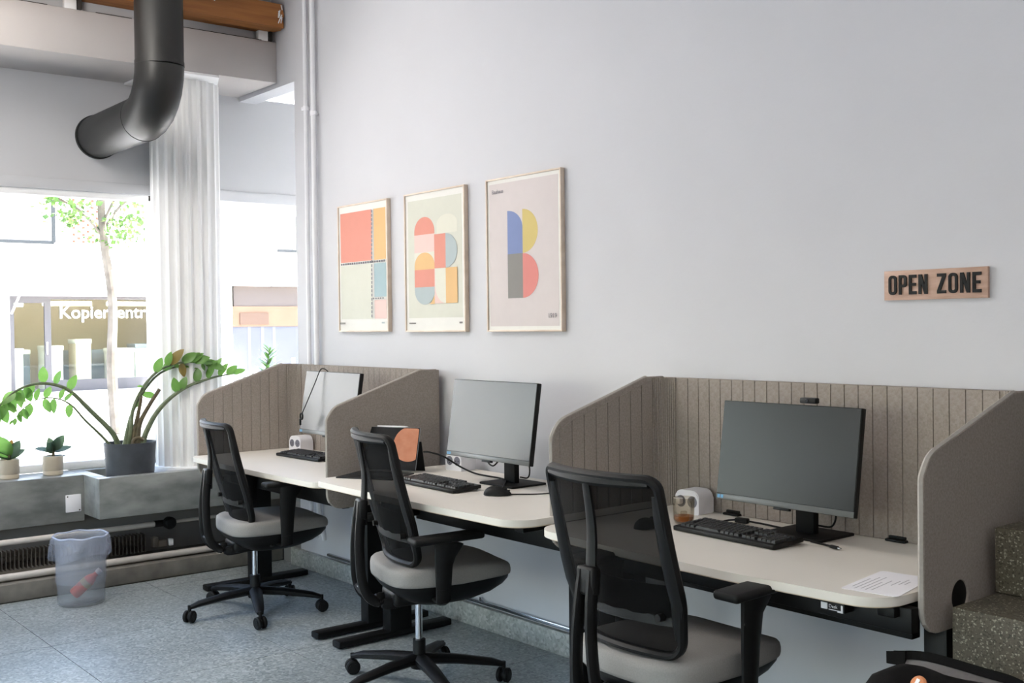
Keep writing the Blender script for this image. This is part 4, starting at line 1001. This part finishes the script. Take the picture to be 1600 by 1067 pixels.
# ================================================================== BACKPACK
bk = thing('backpack', 'black backpack with open grey-lined flap lying on the stairs', 'backpack', (-1.165, -1.06, .387))
def blob(bm, c, s, p=3.0, n=28, m_=16, warp=None):
    rings = []
    for j in range(m_+1):
        ph = math.pi*(j/m_-.5); ring = []
        for k in range(n):
            a = 2*math.pi*k/n; e = 2/p
            sg_ = lambda v: math.copysign(abs(v)**e, v)
            q = Vector((sg_(math.cos(a))*sg_(math.cos(ph))*s[0], sg_(math.sin(a))*sg_(math.cos(ph))*s[1], sg_(math.sin(ph))*s[2]))
            if warp: q = warp(q)
            ring.append(bm.verts.new(q+Vector(c)))
        rings.append(ring)
    for A_, B_ in zip(rings, rings[1:]):
        for k in range(n): bm.faces.new((A_[k], A_[(k+1) % n], B_[(k+1) % n], B_[k]))
    bmesh.ops.remove_doubles(bm, verts=bm.verts[:], dist=1e-5); return bm
def bw(q):
    q.z += -.05*(q.x/.25)+.012*math.sin(q.x*25)+.008*math.sin(q.y*30+q.x*9); q.y += .01*math.sin(q.x*18+q.z*9); return q
obj('bag_body', blob(bmesh.new(), (.025, -.055, .163), (.225, .105, .160), 2.8, warp=bw), M_bagcloth, bk, 60)
def band(bm, A_, B_, th=.006):
    for i in range(len(A_)-1):
        q = [bm.verts.new(Vector(p)) for p in (A_[i], A_[i+1], B_[i+1], B_[i])]; bm.faces.new(q)
    bmesh.ops.remove_doubles(bm, verts=bm.verts[:], dist=1e-5); bmesh.ops.solidify(bm, geom=bm.faces[:], thickness=th); return bm
topA = spline([(-.225, .085, .315), (-.15, .10, .325), (-.03, .11, .318), (.05, .11, .312), (.12, .10, .285), (.19, .085, .255)], 6)
topB = [p+Vector((0, -.008, -.018)) for p in topA]
obj('flap_rim', band(bmesh.new(), topA, topB, .012), M_bagcloth, bk, 60)
la = [p+Vector((.01, -.008, -.014)) for p in topA[2:-4]]; lb_ = [p+Vector((.0, -.070, -.050)) for p in topA[2:-4]]
obj('grey_lining', band(bmesh.new(), la, lb_, .004), M_baglining, bk, 60)
obj('strap_end', band(bmesh.new(), [(-.238, .075, .314), (-.195, .082, .322)], [(-.232, .066, .290), (-.190, .072, .292)], .01), M_bagcloth, bk)
obj('side_strap', tube(bmesh.new(), spline([(-.215, .05, .27), (-.225, .02, .20), (-.235, -.04, .14), (-.24, -.06, .08)], 5), .016, 8, sx=.4, sy=1.3), M_bagcloth, bk)
obj('shoulder_strap', tube(bmesh.new(), spline([(.09, -.02, .25), (.16, -.03, .29), (.23, -.04, .295), (.27, -.05, .20), (.25, -.06, .06)], 6), .032, 10, sx=.5, sy=1.2), M_bagcloth, bk)
bd = obj('round_badge', tube(bmesh.new(), [(0, 0, 0), (0, -.004, 0), (0, -.007, 0)], [.017, .017, .013], 28), M_badge, bk, loc=(-.050, -.112, .326), rot=(R(-38), R(8), R(-8)))
b2 = bmesh.new(); bx(-.005, .003, -.0085, -.0068, -.006, .008, bm=b2); obj('badge_mark', b2, M_whitepl, bd)

# ================================================================== OUTSIDE
struct('trim_9', bx(-70, -6.95, -45, 55, -.3, -.16), M_street, 'street outside the windows')
struct('trim_10', bx(-28, -23.5, -45, 55, -.165, -.06, .02), M_pave, 'pale sidewalk across the street')
struct('trim_11', bx(-9.5, -6.95, -45, 55, -.165, -.06, .02), M_pave, 'pale sidewalk in front of the windows')
sb = thing('shop_building', 'sunlit white building with shop fronts across the street', 'building', (-28, 0, -.15))
holes = [(4.06, 8.3, .02, 2.42), (9.72, 14.5, .02, 2.84), (1.5, 5.09, 3.72, 6.2), (11.08, 14.0, 3.72, 6.2), (7.5, 9.28, 3.9, 6.0)]
loops = [[(-20, 0), (40, 0), (40, 9), (-20, 9)]]+[rect(a, c, b, d) for a, b, c, d in holes]
me = curve_mesh(loops, .4)
bm = bmesh.new(); add_mesh(bm, me, Matrix(((0, 0, 1, -.2), (1, 0, 0, 0), (0, 1, 0, 0), (0, 0, 0, 1)))); obj('facade_wall', bm, M_facade, sb, 0)
obj('rear_wall', bx(-6, -5.8, -20, 40, 0, 9), M_shopwall, sb); obj('roof', bx(-6, .3, -20, 40, 9, 9.3), M_facade, sb)
obj('storey_slab', bx(-6, -.4, -20, 40, 3.0, 3.3), M_facade, sb)
# shop front 1
d = obj('shop_door', (lambda b: (bx(-.14, -.06, 4.06, 4.17, .02, 2.42, bm=b), bx(-.14, -.06, 4.87, 5.02, .02, 2.42, bm=b), bx(-.139, -.061, 4.168, 4.872, 2.25, 2.419, bm=b), bx(-.139, -.061, 4.168, 4.872, .021, .16, bm=b), b)[-1])(bmesh.new()), M_shopframe, sb)
obj('door_pane', bx(-.105, -.095, 4.17, 4.87, .16, 2.25), M_glass, d)
obj('door_handle', bx(-.06, -.01, 4.90, 4.93, 1.0, 1.3, .008), M_whitepl, d)
sw = obj('shop_window', (lambda b: (bx(-.14, -.06, 5.021, 8.3, 2.34, 2.42, bm=b), bx(-.14, -.06, 5.021, 8.3, .02, .36, bm=b), bx(-.139, -.061, 6.55, 6.62, .36, 2.34, bm=b), bx(-.139, -.061, 8.22, 8.3, .36, 2.34, bm=b), b)[-1])(bmesh.new()), M_shopframe, sb)
obj('window_pane', bx(-.105, -.095, 5.02, 6.55, .36, 2.34), M_glass, sw); obj('window_pane', bx(-.105, -.095, 6.62, 8.22, .36, 2.34), M_glass, sw)
bm = bmesh.new(); add_mesh(bm, text_mesh('Kopierzentrum', .44, .01, 1.0, .004), Matrix.Translation((-.045, 5.20, 1.88)) @ Matrix(((0, 0, 1, 0), (1, 0, 0, 0), (0, 1, 0, 0), (0, 0, 0, 1))))
obj('shop_lettering', bm, M_facade, sb, 0)
aw = obj('awning', (lambda b: (prism(b, [(0, 2.90), (.9, 2.55), (.9, 2.49), (0, 2.84)], lambda x, z: (x, 4.06, z), lambda x, z: (x, 8.4, z)), b)[-1])(bmesh.new()), M_awning, sb)
obj('awning_arm', tube(bmesh.new(), [(.02, 4.1, 2.0), (.85, 4.1, 2.5)], .025, 8), M_whitepl, aw)
bm = bmesh.new(); prism(bm, [(0, 2.90), (.25, 2.88), (.30, 2.6)], lambda x, z: (x, 4.98, z), lambda x, z: (x, 5.1, z)); obj('awning_bracket', bm, M_shopframe, aw)
for i, (y0, y1, z1, x1, m) in enumerate(((4.15, 4.62, 1.05, -1.0, M_copier), (4.72, 5.0, 1.0, -1.8, M_copier2), (5.1, 5.55, 1.1, -.9, M_copier), (5.95, 6.35, 1.25, -1.2, M_shopwall), (6.8, 7.4, 1.0, -1.0, M_copier), (7.5, 8.0, 1.1, -1.2, M_copier))):
    c = obj('copier', bx(x1-.6, x1, y0, y1, .02, z1, .03), m, sb); obj('copier_lid', bx(x1-.62, x1+.02, y0-.01, y1+.01, z1-.02, z1+.10, .02), M_copier if i != 5 else M_copier2, c)
obj('shop_counter', bx(-2.6, -2.2, 5.5, 8.2, .02, 1.05), M_copier2, sb); obj('shelf_unit', bx(-4.2, -3.9, 4.1, 5.0, .02, 1.9), M_copier2, sb)
obj('inner_backdrop', bx(-4.6, -4.5, 3, 9.3, .02, 2.9), M_shopwall, sb)
lampm = bpy.data.materials.new('tube_lamp'); lampm.use_nodes = True; lampm.node_tree.nodes['Principled BSDF'].inputs['Emission Strength'].default_value = 2.5; lampm.node_tree.nodes['Principled BSDF'].inputs['Emission Color'].default_value = (1, 1, 1, 1)
for y0, y1, x1 in ((4.2, 4.95, -2.2), (5.1, 6.3, -1.0), (6.7, 7.8, -1.0)): obj('tube_lamp', tube(bmesh.new(), [(x1, y0, 2.26), (x1, y1, 2.26)], .06, 10), lampm, sb)
# shop front 2
obj('dark_fascia', bx(-.35, -.28, 9.9, 14.5, 2.18, 2.74), M_greyfascia, sb); obj('fascia_soffit', bx(-.38, -.0, 9.72, 14.5, 2.74, 2.84), M_awning, sb)
obj('brown_fascia', bx(-.33, -.25, 9.72, 14.5, 1.62, 2.18), M_brown, sb); obj('shutter_box', bx(-.25, -.22, 10.05, 10.9, 1.68, 2.0), mat('shutter_box', (74, 54, 42), .7), sb)
obj('blue_blind', bx(-.36, -.30, 9.72, 14.5, .02, 1.62), M_lav, sb)
for y in (10.3, 10.7, 11.05): obj('blind_stripe', bx(-.30, -.294, y, y+.09, .02, 1.62), mat('blind_stripe', (78, 82, 94), .5), sb)
bm = bmesh.new()
for y, z0, z1, ww in ((10.0, .25, .33, .5), (10.05, .05, .28, .08), (10.35, .3, .36, .3), (11.25, .40, .48, .3), (11.62, .40, .72, .12), (11.2, .15, .3, .3)): bx(-.294, -.285, y, y+ww, z0, z1, bm=bm)
obj('white_sign_strokes', bm, M_facade, sb, 0)
obj('entrance_lamp', tube(bmesh.new(), [(-.15, 11.0, 2.72), (-.15, 11.0, 2.75)], .07, 14), M_steel, sb)
# balconies
for y0, y1 in ((4.02-2.5, 5.09), (11.08, 14.0)):
    b = obj('balcony_rail', bx(.0, .06, y0, y1, 3.68, 3.76), M_steel, sb)
    nb = 14 if y0 < 5 else 22
    for k in range(nb): obj('baluster', bx(.02, .035, y0+.06+k*(y1-y0-.1)/nb, y0+.072+k*(y1-y0-.1)/nb, 3.76, 4.7), M_facade if y0 < 5 else M_steel, b)
    obj('balcony_back', bx(-1.6, -1.5, y0-.5, y1+.9, 3.3, 6.4), M_facade, sb)
obj('window_post', bx(.0, .07, 5.05, 5.13, 3.72, 6.2), M_steel, sb); obj('window_post', bx(.0, .06, 9.22, 9.3, 3.9, 4.75), M_steel, sb)
# brick screen
for c in range(6):
    for k in range(9): obj('brick', bx(-.0, .05, 5.55+c*.115, 5.55+c*.115+.055, 3.74+k*.17+(.08 if c % 2 else 0), 3.74+k*.17+.055+(.08 if c % 2 else 0)), M_brick, sb)
for k in range(44): obj('brick', bx(.0, .06, 3.2+k*.24, 3.2+k*.24+.20, 4.98, 5.06), M_brick, sb)
# street tree
tr = thing('street_tree', 'slim street tree with a sparse green crown outside the left window', 'tree', (-17, 2.66, -.15))
P = spline([(0, .05, 0), (0, .0, 1.0), (.0, .03, 2.0), (0, -.08, 2.9), (.02, -.12, 3.6), (.05, -.05, 4.6)], 5)
obj('trunk', tube(bmesh.new(), P, [.085-.035*i/(len(P)-1) for i in range(len(P))], 10), M_bark, tr)
for a, b in (((0, -.09, 3.0), (.1, -.8, 3.55)), ((0, -.1, 3.1), (-.1, .5, 3.7)), ((0, -.12, 3.4), (.3, -.5, 4.2)), ((0, -.12, 3.5), (-.2, .4, 4.4)), ((0, -.1, 3.2), (.5, .1, 3.7))):
    obj('branch', tube(bmesh.new(), spline([a, tuple((Vector(a)+Vector(b))/2+Vector((0, 0, .1))), b], 4), .02, 6), M_bark, tr)
bm = bmesh.new()
for k in range(1000):
    cl_ = random.choice([(.05, -.1, 3.75, .35, .5), (.1, -.75, 3.55, .22, .25), (-.1, .45, 3.6, .35, .45), (.0, -.3, 4.4, .8, .7), (0, .3, 3.15, .25, .3), (0, -.05, 3.1, .2, .25), (0, -.55, 3.3, .15, .2), (0, .4, 4.4, .6, .5)])
    c = Vector((cl_[0]+random.gauss(0, .3), cl_[1]+random.gauss(0, cl_[3]*.6), cl_[2]+random.gauss(0, cl_[4]*.45)))
    if c.z < 2.85: continue
    s = random.uniform(.03, .065); q = Matrix.Rotation(random.uniform(0, 6.3), 3, Vector((random.random()-.5, random.random()-.5, random.random()-.5)).normalized())
    bm.faces.new([bm.verts.new(c+q @ Vector(p)*s) for p in ((-.7, 0, 0), (0, -1, .1), (.7, 0, 0), (0, 1, .1))])
tag(obj('foliage', bm, M_treeleaf, tr, 0), kind='stuff')
